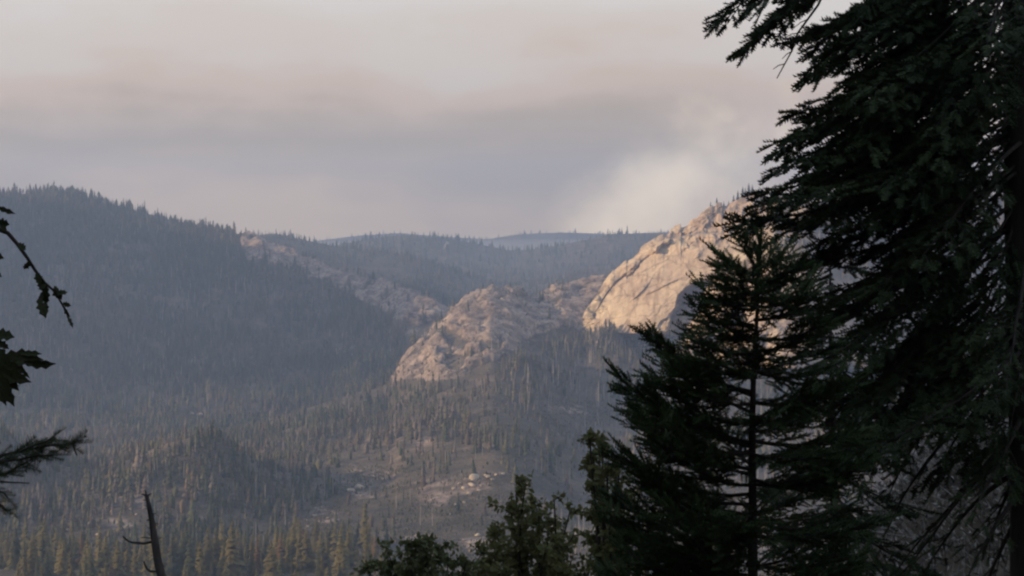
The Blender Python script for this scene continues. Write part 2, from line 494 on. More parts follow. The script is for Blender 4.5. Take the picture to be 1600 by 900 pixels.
# ---- left hill
lcrest = [(-3200, 80), (-1600, 40), (-1000, 48), (-600, 82), (-300, 176), (-100, 278), (0, 306), (60, 301), (120, 305), (180, 320), (260, 342), (330, 360),  # leftmost points: unseen massif, raised and shaped to shade the hill and gorge
          (372, 366), (400, 365), (440, 388), (500, 412), (560, 430), (620, 446), (660, 462), (706, 482), (760, 500), (900, 540), (1200, 560)]
lyc = [(-3200, 2900), (-600, 2920), (-250, 3260), (0, 3780), (300, 3650), (400, 3520), (560, 3250), (706, 2990), (900, 2900), (1200, 2900)]
lyb = [(-3200, 2420), (-300, 2450), (0, 2480), (400, 2520), (620, 2600), (1200, 2700)]
px = cols(-2600, -60, 780, 1150, 50, 360)
pyc = curve(lcrest, px, 9); yc = curve(lyc, px, 60); yb = curve(lyb, px, 60)
t = np.linspace(0, 1, 220)
Ys = yb[:, None] + (yc - yb)[:, None] * t[None]
PX = np.broadcast_to(px[:, None], Ys.shape)
zc = -(pyc - HZ) / F * yc
ex = curve([(-2600, .42), (-400, .42), (0, .95), (350, 1.15), (560, 1.25), (1150, 1.1)], px, 50)[:, None]
Zs = -262 + (zc[:, None] + 262) * t[None] ** ex
Xs = (PX - 800) / F * Ys
gul = fbm(Xs / 170, Ys / 620, 0, 4, 9)
Zs = Zs + gul * 40 * np.sin(np.pi * np.clip(t, 0, 1))[None] + fbm(Xs / 60, Ys / 60, 0, 3, 15) * 4 * (1 - t[None] ** 6)
PYs = HZ - Zs / Ys * F
edge = fbm(Xs / 50, Ys / 50, Zs / 40, 4, 23) * 12
belt = [(362, 350), (404, 350), (436, 378), (520, 408), (580, 424), (640, 442), (716, 470), (716, 496), (660, 514), (620, 498), (580, 476), (548, 460), (520, 448), (470, 426), (430, 410), (385, 394)]
rock = in_poly(belt, PX + edge, PYs + edge * .7) * np.clip(0.72 + 0.5 * fbm(Xs / 40, Ys / 40, 0, 3, 71), .25, 1)
for p in [(548, 548, 26, 8, .6), (560, 568, 22, 4, .6), (640, 520, 26, 10, .4), (600, 500, 40, 12, .35), (170, 425, 8, 8, .3), (390, 400, 20, 8, .3)]:
    rock = np.maximum(rock, patch(*p))
bl = fbm(Xs / 36, Ys / 36, Zs / 30, 5, 47, 0.58)
Zs = Zs + sstep(0.4, 0.8, rock) * (bl * 5 + cells(Xs / 24 + bl * .3, Ys / 34, 62) * 8 + cells(Xs / 10 + bl * .3, Ys / 14, 66) * 3)
Yb = Ys[:, -1:] + 500 * tb[None]; Zb = Zs[:, -1:] - (150 * tb + 60 * tb ** 2)[None]
Ya = np.hstack([Ys, Yb]); Za = np.maximum(np.hstack([Zs, Zb]), -275); Xa = (np.broadcast_to(px[:, None], Ya.shape) - 800) / F * Ya
rk = np.hstack([rock, np.repeat(rock[:, -1:] * .5, Yb.shape[1], 1)])
o = loft_mesh('wooded_hill', Xa, Ya, Za, rk, M_terrain)
tag(o, 'blue shaded wooded hill on the left with a pale rocky crest', 'hill', kind='structure')
LH = Loft(px, Xa, Ya, Za, rk)

# ---- ridges behind
def back(name, crest, yc, yb, zb, p0, p1, seed, label, nx=260, ny=60, ex=1.0, amp=14):
    px = np.linspace(p0, p1, nx); pyc = curve(crest, px, 10)
    t = np.linspace(0, 1, ny); Ys = yb + (yc - yb) * np.broadcast_to(t[None], (nx, ny))
    PX = np.broadcast_to(px[:, None], Ys.shape); Xs = (PX - 800) / F * Ys
    zc = -(pyc - HZ) / F * yc
    Zs = zb + (zc[:, None] - zb) * t[None] ** ex + fbm(Xs / 260, Ys / 260, 0, 4, seed) * amp * (1 - t[None] ** 3)
    Yb = Ys[:, -1:] + 600 * tb[None]; Zb = np.maximum(Zs[:, -1:] - 140 * tb[None], -290)
    Ya = np.hstack([Ys, Yb]); Za = np.hstack([Zs, Zb]); Xa = (np.broadcast_to(px[:, None], Ya.shape) - 800) / F * Ya
    rk = np.zeros(Ya.shape)
    o = loft_mesh(name, Xa, Ya, Za, rk, M_terrain)
    tag(o, label, 'ridge', kind='structure')
    return Loft(px, Xa, Ya, Za, rk)
B1 = back('back_ridge', [(300, 380), (380, 372), (425, 364), (470, 374), (540, 388), (600, 392), (660, 405), (720, 428), (780, 445), (850, 440), (900, 430), (960, 420), (1020, 410), (1300, 400)],
          4350, 3450, -190, 250, 1300, 61, 'wooded spur behind the rocky crest of the left hill')
B2 = back('middle_ridge', [(420, 395), (520, 385), (570, 374), (630, 367), (690, 371), (750, 382), (800, 392), (850, 388), (900, 378), (960, 366), (1040, 363), (1200, 362), (1600, 366)],
          5400, 4550, -150, 380, 1650, 63, 'dark hazy wooded ridge across the middle distance')
B3 = back('far_ridge', [(100, 384), (480, 378), (560, 368), (620, 364), (700, 370), (760, 374), (810, 366), (880, 363), (960, 366), (1100, 360), (1400, 366), (2000, 372)],
          7600, 6200, -130, 60, 2000, 67, 'farthest pale blue ridge on the horizon', 260, 50)

# ---- granite dome
dtop = [(872, 548), (895, 524), (912, 488), (932, 462), (948, 434), (975, 412), (1000, 393), (1030, 371), (1060, 351), (1085, 338), (1110, 327), (1140, 316), (1165, 306),
        (1185, 302), (1215, 308), (1260, 318), (1330, 324), (1450, 322), (1560, 312), (1700, 318), (2200, 330)]
pxd = np.unique(np.concatenate([np.linspace(872, 1230, 330), np.linspace(1230, 2200, 60)]))
T = curve(dtop, pxd, 5)
B = np.where(pxd < 1100, 576, 576).astype(float)
T = T + (5 * fbm(pxd / 30, 0 * pxd, 0, 3, 12) + 7 * (cells(pxd / 11, 0 * pxd, 14) - .5)) * sstep(930, 975, pxd) * (1 - .5 * sstep(1120, 1150, pxd))
T = np.minimum(T, B - 3)
w = np.linspace(0, 1, 220)
PYd = B[:, None] + (T - B)[:, None] * w[None]
PXd = np.broadcast_to(pxd[:, None], PYd.shape)
h = B[:, None] - PYd
Yd = 2435 - 140 * (1 - np.exp(-np.clip(PXd - 880, 0, 900) / 110)) - 0.38 * np.clip(PXd - 880, 0, 330) + 0.30 * np.clip(PXd - 1260, 0, 900)
Yd = Yd + h * 0.62 + 60 * (1 - np.sqrt(np.clip(1 - np.broadcast_to(w[None], Yd.shape) ** 4, 0, 1)))
# roof above the great slab: upper benches step back
Yd = Yd + 34 * sstep(1.5, -1.5, PYd - (curve([(1000, 395), (1040, 374), (1080, 366), (1120, 364), (1180, 352), (1300, 350)], PXd) + 0)) * sstep(1010, 1060, PXd)
# the great flake on the face and the shaded recess on the right
fl = curve([(960, 470), (985, 476), (1000, 462), (1012, 458), (1030, 450), (1060, 436), (1090, 428)], PXd)
flake = np.exp(-((PXd - 999) / 13) ** 2); fl2 = 470 - (PXd - 985) * 0.62 - (PXd - 985) ** 2 * .012
Yd = Yd - 5.5 * sstep(2.5, -.5, PYd - fl2) * sstep(-16, -3, PYd - fl2) * flake
Yd = Yd - 4 * sstep(2, -.5, PYd - fl - 3 * fbm(PXd / 14, 0 * PXd, 0, 3, 4)) * sstep(-9, -1, PYd - fl) * sstep(1005, 1015, PXd) * sstep(1080, 1050, PXd)
rtop = curve([(1040, 520), (1052, 482), (1060, 458), (1076, 444), (1100, 436), (1140, 432), (1250, 432)], PXd + 2.5 * fbm(PYd / 12, PXd / 14, 0, 3, 5), 4)
rec = sstep(0, 7, PYd - rtop)
Yd = Yd + 40 * rec * sstep(1118, 1076, PXd + .3 * (PYd - 470))
lo = sstep(0, 6, PYd - (curve([(985, 545), (1005, 524), (1020, 512), (1040, 494), (1058, 476), (1200, 455)], PXd, 4) + 5 * fbm(PXd / 11, PYd / 40, 0, 3, 6)))
lo = lo * sstep(1270, 1140, PXd)
Yd = Yd + lo * 16 * sstep(1000, 1022, PXd)
Xd = (PXd - 800) / F * Yd; Zd = -(PYd - HZ) / F * Yd
rough = sstep(40, 0, PYd - (T[:, None] + 36)) * sstep(1040, 1100, PXd) + lo * sstep(1005, 1030, PXd) + sstep(30, 0, h) + 0.9 * sstep(965, 935, PXd + (470 - PYd) * -0.62)
dT = PYd - T[:, None]
rough = rough + sstep(24, 13, dT + 5 * fbm(PXd / 16, PYd / 16, 0, 3, 18)) * sstep(1080, 1040, PXd)
rough = np.clip(rough, 0.0, 1.0)
groove = np.exp(-((dT - 26 - 6 * fbm(PXd / 22, 0 * PXd, 0, 3, 19)) / 2.2) ** 2) * sstep(925, 940, PXd) * sstep(1040, 1000, PXd)
Yd = Yd + 9 * groove
nb = fbm(Xd / 30, Zd / 22, Yd / 60, 5, 81, 0.58)
sheet = fbm((Xd + 1.1 * Zd) / 95, (Zd - .8 * Xd) / 26, 0, 4, 87)
ter = np.floor(sheet * 3.0) + sstep(0.0, 0.16, sheet * 3.0 - np.floor(sheet * 3.0))
Yd = Yd + nb * (1.2 + 7 * rough) + ter * (1.0 + 2 * rough) - rough * (cells(Xd / 26 + nb * .3, Zd / 14, 97) * 10 + cells(Xd / 10 + nb * .3, Zd / 7, 95) * 5)
Xd = (PXd - 800) / F * Yd; Zd = -(PYd - HZ) / F * Yd
nbk = 16
tbk = np.linspace(0, 1, nbk + 1)[1:]
Yk = Yd[:, -1:] + 420 * tbk[None]; Zk = Zd[:, -1:] - (30 * tbk + 190 * tbk ** 2)[None]
Ya = np.hstack([Yd, Yk]); Za = np.hstack([Zd, Zk]); Xa = np.hstack([Xd, (np.broadcast_to(pxd[:, None], Yk.shape) - 800) / F * Yk])
veg = sstep(0.15, 0.45, fbm(Xa / 40, Za / 18, Ya / 40, 4, 93) - 0.25 + 0.25 * (HZ - Za / Ya * F < 350)) * 0.6
rk = np.clip(1 - veg * np.hstack([rough, np.ones(Yk.shape)]), 0, 1) * (1 - 0.8 * sstep(1180, 1330, np.hstack([PXd, np.broadcast_to(pxd[:, None], Yk.shape)]) + 70 * fbm(Xa / 45, Za / 30, Ya / 60, 4, 99)))
o = loft_mesh('granite_dome', Xa, Ya, Za, rk, M_dome)
tag(o, 'sunlit pale granite dome rising above the right end of the ridge', 'dome', kind='structure')
DM = Loft(pxd, Xa, Ya, Za, rk)

# ---- the hillside the camera stands on
def near_z(x, y):
    z = np.where(y > 0, -1.7 - 0.30 * y, -1.7 - 0.42 * y)
    z = np.where(y > 640, -1.7 - 192 - (y - 640) * 0.21, z)
    z = z + 120 * np.exp(-((x + 215) / 90) ** 2 - ((y + 10) / 170) ** 2) * sstep(-25, -110, x)  # unseen spur on the left, added to keep the sun off the foreground trees
    z = z + 15.0 * np.exp(-((x - 19) / 7.5) ** 2 - ((y - 66) / 22) ** 2)
    r = np.hypot(x, y)
    z = z + fbm(x / 9, y / 9, 0, 4, 101) * 0.35 * sstep(2, 9, r) + fbm(x / 60, y / 60, 0, 3, 105) * 3.0 * sstep(15, 80, r)
    return z
az = np.linspace(0, 2 * math.pi, 181)
rr = np.concatenate([[0.0], np.geomspace(0.6, 980, 130)])
A, RR = np.meshgrid(az, rr, indexing='ij')
Xn = RR * np.sin(A); Yn = RR * np.cos(A)
Zn = np.maximum(near_z(Xn, Yn), -268)
o = loft_mesh('near_hillside', Xn, Yn, Zn, np.zeros(Xn.shape), M_near)
tag(o, 'shaded brown hillside falling away below the viewpoint', 'hillside', kind='structure')
gs = mesh('ground', [(-6500, -900, -300), (7000, -900, -300), (7000, 8800, -300), (-6500, 8800, -300)], [(0, 1, 2, 3)], M_terrain)
a = gs.attributes.new('rock', 'FLOAT', 'POINT'); a.data.foreach_set('value', np.zeros(4, np.float32))
tag(obj('ground', gs), 'valley ground sheet under the hills', 'ground', kind='structure')

# ------------------------------------------------------------------ far forest (one mass) and far snags
def cone_proto(seed, tiers, pts):
    r = np.random.default_rng(seed); V = []; T = []
    for k in range(tiers):
        u = k / tiers
        zb = 0.06 + 0.80 * u; za = min(1.0, zb + 0.30 - 0.06 * u) if k < tiers - 1 else 1.0
        rad = 0.155 * (1 - u) ** 0.8 + 0.018
        b = len(V); V.append((r.normal(0, .008), r.normal(0, .008), za))
        a0 = r.uniform(0, 6.28)
        for i in range(pts):
            rr_ = rad * r.uniform(0.55, 1.3); th = a0 + 6.283 * (i + r.uniform(-.25, .25)) / pts
            V.append((rr_ * math.cos(th), rr_ * math.sin(th), zb + r.uniform(-.05, .05)))
        for i in range(pts): T.append((b, b + 1 + i, b + 1 + (i + 1) % pts))
    return np.array(V), np.array(T)

def scatter(protos, pos, hgt, wid, yaw, tint, lean=0.03):
    """joins copies of protos at pos; returns V, F, C"""
    Vs, Fs, Cs = [], [], []; n0 = 0
    which = rng.integers(0, len(protos), len(pos))
    if len(protos) > 8: which = np.where(hgt < 6, 8 + which % 3, np.where((which >= 8) & ((rng.uniform(0, 1, len(pos)) < .6) | (hgt > 17)), which - 8, which))
    for k, (V, T) in enumerate(protos):
        m = which == k; n = m.sum()
        if n == 0: continue
        c, s_ = np.cos(yaw[m]), np.sin(yaw[m])
        x = (V[None, :, 0] * c[:, None] - V[None, :, 1] * s_[:, None]) * (hgt * wid)[m][:, None]
        y = (V[None, :, 0] * s_[:, None] + V[None, :, 1] * c[:, None]) * (hgt * wid)[m][:, None]
        z = V[None, :, 2] * hgt[m][:, None]
        lx = rng.normal(0, lean, n)[:, None]
        W_ = np.stack([x + z * lx, y, z], -1) + pos[m][:, None]
        Vs.append(W_.reshape(-1, 3)); Fs.append((T[None] + (np.arange(n) * len(V))[:, None, None]).reshape(-1, 3) + n0)
        Cs.append(np.repeat(tint[m], len(V), 0)); n0 += n * len(V)
    return np.vstack(Vs), np.vstack(Fs), np.vstack(Cs)

def sample(L, n, p0, p1, extra=None):
    """random visible points on a loft, by ground area"""
    cx = 0.5 * (L.px[1:] + L.px[:-1])
    X, Y, Z = L.X, L.Y, L.Z
    ax = np.abs((X[1:, :-1] - X[:-1, :-1])) * np.hypot(Y[:-1, 1:] - Y[:-1, :-1], Z[:-1, 1:] - Z[:-1, :-1])
    PYc = L.py[:-1, :-1]; PXc = np.broadcast_to(L.px[:-1, None], PYc.shape)
    wgt = ax * ((PXc > p0) & (PXc < p1)) * L.vis[:-1, :-1]
    if extra is not None: wgt = wgt * extra(PXc, PYc, X[:-1, :-1], Y[:-1, :-1], L.rock[:-1, :-1])
    cdf = np.cumsum(wgt.ravel()); idx = np.searchsorted(cdf, rng.uniform(0, cdf[-1], n)).clip(0, wgt.size - 1)
    i, j = np.unravel_index(idx, wgt.shape)
    u = rng.uniform(0, 1, n); v = rng.uniform(0, 1, n)
    def bil(G): return (G[i, j] * (1 - u) + G[i + 1, j] * u) * (1 - v) + (G[i, j + 1] * (1 - u) + G[i + 1, j + 1] * u) * v
    return np.stack([bil(X), bil(Y), bil(Z)], -1)

def clump(X, Y, sc, seed, lo=-0.35, hi=0.35):
    return sstep(lo, hi, fbm(X / sc, Y / sc, 0, 3, seed))

TINTS = np.array([(0.036, 0.046, 0.026), (0.054, 0.060, 0.030), (0.076, 0.074, 0.038), (0.094, 0.084, 0.046), (0.105, 0.078, 0.054), (0.15, 0.122, 0.095)])
def tints(pos, brown):
    n = len(pos)
    u = rng.uniform(0, 1, n) + 0.28 * fbm(pos[:, 0] / 120, pos[:, 1] / 120, 0, 3, 131) + brown
    k = np.clip((u * 4.6).astype(int), 0, 5)
    return np.hstack([TINTS[k] * rng.uniform(0.75, 1.3, (n, 1)), np.ones((n, 1))])

rocky = lambda r: np.clip(1 - 1.75 * r, 0.10, 1)
CLEAR = [(745, 756, 60, 14), (560, 768, 45, 12), (505, 806, 42, 18), (740, 850, 70, 20), (655, 842, 40, 12), (190, 815, 45, 20), (165, 848, 30, 14), (900, 640, 60, 12), (700, 800, 90, 24), (600, 745, 60, 14)]
def clear(px, py):
    m = np.ones(np.shape(px))
    for cx, cyy, rx, ry in CLEAR:
        m = np.minimum(m, np.where((np.abs(px - cx) < rx) & (py > cyy - ry) & (py < cyy + ry + 16), 0.16 if cx > 250 else .55, 1))
    return m
def ex_nt(px, py, X, Y, r):
    d = 0.35 + 0.65 * clump(X, Y, 90, 141)
    burnt = 1 - 0.55 * sstep(640, 760, px) * sstep(560, 640, py) * clump(X, Y, 140, 143)
    dome = np.where(in_poly([(x_, y_ + 25) for x_, y_ in ridge_poly], px, py) & (py < 606) & (px < 905 + (py < 500) * 60), .07, 1.0)
    open_ = 1 - 0.6 * sstep(430, 560, px) * sstep(680, 760, py)
    return rocky(r) * d * burnt * dome * (Y > 1180) * clear(px, py) * open_ * (1 + .9 * (px < 520) * (py > 680) * (py < 840))
def ex_lh(px, py, X, Y, r):
    return rocky(r) * np.where(in_poly([(x_, y_ + 13) for x_, y_ in belt], px, py), np.clip(.12 + 1.1 * fbm(X / 35, Y / 35, 0, 3, 153), .10, .8), 1.0) * (0.4 + 0.6 * clump(X, Y, 80, 151)) * (py < np.interp(px, [c[0] for c in ncrest], [c[1] for c in ncrest]) + 12)
def ex_b(px, py, X, Y, r):
    return (0.4 + 0.6 * clump(X, Y, 110, 161)) * (py < np.interp(px, [c[0] for c in lcrest], [c[1] for c in lcrest]) + 14)
pn = sample(NT, 15000, -200, 1750, ex_nt)
pl = sample(LH, 15500, -200, 760, ex_lh)
pb1 = sample(B1, 4600, 330, 1250, ex_b)
pb2 = sample(B2, 5000, 450, 1600, ex_b)
pb3 = sample(B3, 2200, 480, 1600, ex_b)
pd = sample(DM, 900, 1190, 1700, lambda px, py, X, Y, r: (py < 440) * np.clip(1.05 - r, .02, 1))
# trees and brush along the uneven foot of the dome
foot = []
for k in range(330):
    a_ = rng.uniform(884, 1120); b_ = 533 + rng.uniform(-5, 20) + 6 * float(fbm(a_ / 28, 0.0, 0, 3, 191))
    q1, q2 = NT.hit(a_, b_), DM.hit(a_, b_); foot.append(q1 if q1[1] < q2[1] else q2)
pd = np.vstack([pd, np.array(foot)])
far = np.vstack([pn, pl, pb1, pb2, pb3, pd])
brown = np.concatenate([0.10 + 0.16 * sstep(1.0, 0.0, np.abs(pn[:, 1] - 1700) / 500), np.full(len(pl), -0.05), np.full(len(pb1), 0.0), np.full(len(pb2), -0.05), np.full(len(pb3), 0), np.full(len(pd), 0.3)])
hg = np.clip(rng.normal(18, 5.0, len(far)) * (1 + .38 * fbm(far[:, 0] / 70, far[:, 1] / 70, 0, 3, 177)), 5, 36)
hg *= np.concatenate([np.full(len(pn), .80), np.full(len(pl), .92), np.full(len(pb1), .9), np.full(len(pb2), .95), np.full(len(pb3), 1.0), np.full(len(pd), .75)])
far[:, 2] -= 0.8
# low brush and saplings on the open ground
bsh = sample(NT, 9500, -100, 1250, lambda px, py, X, Y, r: (0.25 + clump(X, Y, 60, 181)) * (Y > 1150) * np.where(py < 600, 1.2, np.clip(1 - r, .15, 1)))
bs2 = sample(NT, 5000, -50, 1000, lambda px, py, X, Y, r: (clear(px, py) < .5) * (Y > 1150) * (0.15 + clump(X, Y, 25, 187)))
nb_ = len(bsh); bsh = np.vstack([bsh, bs2]); far = np.vstack([far, bsh]); hg = np.concatenate([hg, rng.uniform(1.6, 5.5, nb_), rng.uniform(.7, 3.2, len(bs2))]); brown = np.concatenate([brown, np.full(len(bsh), .22)])
def round_proto(seed):
    r = np.random.default_rng(seed); V, T = [], []
    for k, (z, rd) in enumerate(((.15, .12), (.55, .17))):
        for i in range(5):
            th = 6.283 * (i + .5 * k + r.uniform(-.2, .2)) / 5; q = rd * r.uniform(.6, 1.25); V.append((q * math.cos(th), q * math.sin(th), z + r.uniform(-.08, .08)))
    V.append((0, 0, .95 + r.uniform(-.05, .1)))
    for k in range(1):
        for i in range(5):
            a_, b_, c_, d_ = k * 5 + i, k * 5 + (i + 1) % 5, k * 5 + 5 + i, k * 5 + 5 + (i + 1) % 5; T += [(a_, b_, c_), (b_, d_, c_)]
    for i in range(5): T.append((5 + i, 5 + (i + 1) % 5, 10))
    return np.array(V), np.array(T)
protos = [cone_proto(200 + i, 4, 5) for i in range(8)] + [round_proto(210 + i) for i in range(3)]
V, T_, C = scatter(protos, far, hg, np.clip(rng.normal(1.0, .32, len(far)), .55, 1.9), rng.uniform(0, 6.28, len(far)), tints(far, brown))
me = mesh('distant_forest', V, T_, M_far)
ca = me.color_attributes.new('tint', 'FLOAT_COLOR', 'POINT'); ca.data.foreach_set('color', C.astype(np.float32).ravel())
tag(obj('distant_forest', me), 'distant conifer forest covering the valley and the far hills', 'forest', kind='stuff')

def snag_proto(seed):
    r = np.random.default_rng(seed); b = Buf()
    b.tube([(0, 0, -0.05), (0.003, 0, .5), (r.normal(0, .008), r.normal(0, .008), r.uniform(.9, 1.0))], [0.021, 0.017, 0.007], 4)
    for i in range(3):
        z = r.uniform(.35, .92); th = r.uniform(0, 6.28); l = r.uniform(.03, .09) * (1.2 - z)
        b.tube([(0, 0, z), (l * math.cos(th), l * math.sin(th), z - r.uniform(-.01, .02))], [0.005, 0.002], 3)
    return np.vstack(b.v), np.vstack(b.f)
snags = [snag_proto(300 + i) for i in range(5)]
def ex_sn(px, py, X, Y, r): return rocky(r) * clump(X, Y, 120, 171, -.1, .5) * (Y > 1250)
sn = np.vstack([sample(NT, 850, -100, 1300, lambda *a: ex_sn(*a) * (0.3 + sstep(700, 950, a[0]))), sample(LH, 700, -100, 740, lambda *a: ex_lh(*a) * clump(a[2], a[3], 100, 173, -.1, .5)), sample(DM, 420, 1240, 1680, lambda px, py, X, Y, r: (py < 390) * 1.0), sample(B2, 120, 450, 1100, ex_b)])
V, T_, C = scatter(snags, sn, rng.uniform(11, 22, len(sn)), rng.uniform(.9, 1.4, len(sn)), rng.uniform(0, 6.28, len(sn)), np.ones((len(sn), 4)))
tag(obj('standing_dead_wood', mesh('standing_dead_wood', V, T_, M_snagfar)), 'pale fire killed trunks standing through the distant forest', 'dead trees', kind='stuff')

# ------------------------------------------------------------------ single dead trees that can be told apart
snag_me = []
for i in range(5):
    V, T_ = snags[i]; snag_me.append(mesh('dead_tree', V, T_, M_snagfar))
def ground_of(pxx, pyy):
    best = None
    for L in (NT, LH, DM):
        if L.px[0] <= pxx <= L.px[-1] and pyy >= L.run[int(np.argmin(np.abs(L.px - pxx)))].min():
            q = L.hit(pxx, pyy)
            if best is None or q[1] < best[1]: best = q
    return best
def dead(pxx, pyy, hpx, label, group, wid=1.15):
    q = ground_of(pxx, pyy)
    if q is None: return
    hm = hpx / F * q[1]
    o = obj('dead_tree', snag_me[R.randrange(5)])
    o.location = q; o.scale = (hm * wid, hm * wid, hm); o.rotation_euler = (R.gauss(0, .02), R.gauss(0, .03), R.uniform(0, 6))
    tag(o, label, 'dead tree', group)
for pxx, pyy, hp, lab in [
        (585, 411, 16, 'left trunk of two pale bare snags close together below the far ridge'),
        (592, 411, 17, 'right trunk of two pale bare snags close together below the far ridge'),
        (606, 430, 14, 'short pale snag just above the rocky crest of the left hill'),
        (52, 347, 24, 'tall pale snag near the top of the left hill'),
        (30, 345, 12, 'short pale snag at the upper left edge of the wooded hill'),
        (575, 528, 20, 'taller of two pale snags above the shaded hollow'),
        (556, 521, 15, 'shorter of two pale snags above the shaded hollow'),
        (255, 484, 20, 'pale snag alone in the shade of the left hill'),
        (272, 484, 13, 'short pale snag right of another on the shaded hill'),
        (518, 472, 14, 'pale snag in the trees under the rocky crest'),
        (824, 608, 42, 'tallest white snag on the slope below the granite dome'),
        (893, 612, 34, 'white snag on the dome slope near the cedar'),
        (902, 615, 26, 'thin white snag beside a taller one on the dome slope'),
        (936, 640, 44, 'long white snag standing against the tip of the cedar'),
        (865, 600, 40, 'pale tan snag in the thin burnt wood below the dome'),
        (872, 604, 36, 'second pale tan snag in the burnt wood below the dome'),
        (478, 680, 32, 'pale snag standing alone on the near edge of shadowed valley'),
        (553, 642, 16, 'short thick pale snag on the spur above the shadow'),
        (697, 724, 26, 'pale snag on the brown slope above the bright boulders'),
        (657, 822, 30, 'pale snag on the bare slope behind the leafy shrubs'),
        (837, 735, 22, 'pale snag above the oak shrub on the burnt slope'),
        (880, 740, 18, 'small pale snag right of another above the oak shrub'),
        (913, 780, 14, 'small white snag between oak shrub and cedar'),
        (175, 710, 22, 'left of two pale snags in the valley woods above the pine bough'),
        (184, 706, 20, 'right of two pale snags in the valley woods above the pine bough'),
        (707, 764, 14, 'short pale snag left of the bright twin boulders')]:
    dead(pxx, pyy, hp, lab, 'pale fire killed snags', 1.25)
for zone, (x0, x1, y0, y1, n) in {
        'in the thin burnt wood below the granite dome': (790, 940, 560, 640, 36),
        'scattered over the lower brown slope behind the shrubs': (560, 900, 660, 800, 34),
        'scattered in the valley woods left of the long shadow': (120, 380, 560, 720, 40),
        'in the upper wood of the left hill': (240, 520, 350, 520, 36)}.items():
    for i in range(n):
        dead(R.uniform(x0, x1), R.uniform(y0, y1), R.uniform(14, 26), 'thin grey standing dead trunk ' + zone, 'dead trunks ' + zone)

# ------------------------------------------------------------------ near conifers, each a tree of its own
def pine_crown(seed, mat):
    r = np.random.default_rng(seed); b = Buf()
    nt_ = 22
    for k in range(nt_):
        u = k / (nt_ - 1); z = 0.10 + 0.87 * u
        rad = (0.17 * (1 - u) ** 0.75 + 0.012) * r.uniform(.75, 1.2)
        nfr = int(8 - 4 * u)
        a0 = r.uniform(0, 6.28)
        for i in range(nfr):
            th = a0 + 6.283 * (i + r.uniform(-.35, .35)) / nfr; L_ = rad * r.uniform(.6, 1.25); wd = L_ * r.uniform(.32, .5) + .006
            d = np.array((math.cos(th), math.sin(th), 0)); sd = np.array((-d[1], d[0], 0)); zz = z + r.uniform(-.018, .018)
            up = 0.03 * (u - .3)
            A0 = np.array((0, 0, zz)); A1 = d * L_ * .5 + (0, 0, zz - .01 + up); A2 = d * L_ + (0, 0, zz - 0.03 - .05 * (1 - u) + up)
            b.add([A0, A1 + sd * wd + (0, 0, -.014), A1 + (0, 0, .006), A1 - sd * wd + (0, 0, -.014), A2], [(0, 1, 2), (0, 2, 3), (1, 4, 2), (2, 4, 3)])
    b.add([(0, 0, .90), (.016, 0, .93), (-.008, .014, .93), (-.008, -.014, .93), (0, 0, 1.02)], [(1, 2, 4), (2, 3, 4), (3, 1, 4)])
    return b.build('crown', mat)
def pine_trunk(seed):
    r = np.random.default_rng(seed); b = Buf()
    b.tube([(0, 0, -.06), (0, 0, .1), (r.normal(0, .004), 0, .5), (0, 0, .96)], [.024, .019, .012, .003], 7)
    return b.build('trunk', M_trunk, True)
crowns = {c: [pine_crown(400 + i, m) for i in range(6)] for c, m in M_pine.items()}
trunks = [pine_trunk(420 + i) for i in range(3)]
def pine(q, hm, colour, label, group, wid=1.0):
    r_ = empty('conifer_tree', q, label, 'conifer', group)
    r_.scale = (hm * wid, hm * wid, hm); r_.rotation_euler = (0, R.gauss(0, .015), R.uniform(0, 6.28))
    obj('crown', crowns[colour][R.randrange(6)], r_); obj('trunk', trunks[R.randrange(3)], r_)
zones = [(-10, 110, 'below the needled bough'), (110, 215, 'just left of the leaning trunk'), (215, 300, 'around the leaning trunk'),
         (300, 430, 'right of the leaning trunk'), (430, 600, 'left of the low shrub')]
placed = []
def try_place(pxx, Y, sep_):
    q = NT.at_xy(pxx, Y)
    for p in placed:
        if (p[0] - q[0]) ** 2 + (p[1] - q[1]) ** 2 < sep_ ** 2: return None
    placed.append(q); return q
n_pines = 0; tries = 0
while n_pines < 262 and tries < 9000:
    tries += 1
    pxx = R.uniform(-8, 605); Y = 985 + 330 * R.random() ** 1.5
    hm = R.gauss(23, 6.5); hm = max(10, min(37, hm))
    q = NT.at_xy(pxx, Y)
    top = HZ - (q[2] + hm) / Y * F
    if top > 893 or clear(pxx, 380 - q[2] / Y * F) < R.random(): continue
    q = try_place(pxx, Y, 6.0)
    if q is None: continue
    c = R.choices(list(M_pine), (5, 3, .6))[0]
    zn = next((z for a, b_, z in zones if a <= pxx < b_), zones[-1][2])
    row = 'in the nearest forest band' if Y < 1090 else 'behind the nearest forest band'
    wd = R.uniform(.8, 1.6); sz = 'tall' if hm > 26 else 'short' if hm < 21 else 'medium'; sp_ = 'slender' if wd < 1.15 else 'broad'
    pine(q, hm, c, f'{sz} {sp_} {c} conifer {row}, {zn}', f'{sz} {sp_} {c} conifers {row}, {zn}', wd)
    n_pines += 1
for pxx, pyy, hp in [(1120, 330, 10), (1131, 326, 9), (1146, 321, 12), (1153, 318, 16), (1160, 316, 18), (1165, 313, 15), (1170, 313, 20), (1176, 310, 17), (1186, 312, 13), (1192, 312, 15), (1110, 336, 8), (1139, 322, 8)]:
    i = int(np.argmin(np.abs(DM.px - pxx))); j = 219
    q = np.array((DM.X[i, j], DM.Y[i, j], DM.Z[i, j] - 1.0))
    pine(q, hp / F * q[1], 'dark green', 'small conifer in the row on the summit of the granite dome', 'conifers on the dome summit', 1.3)

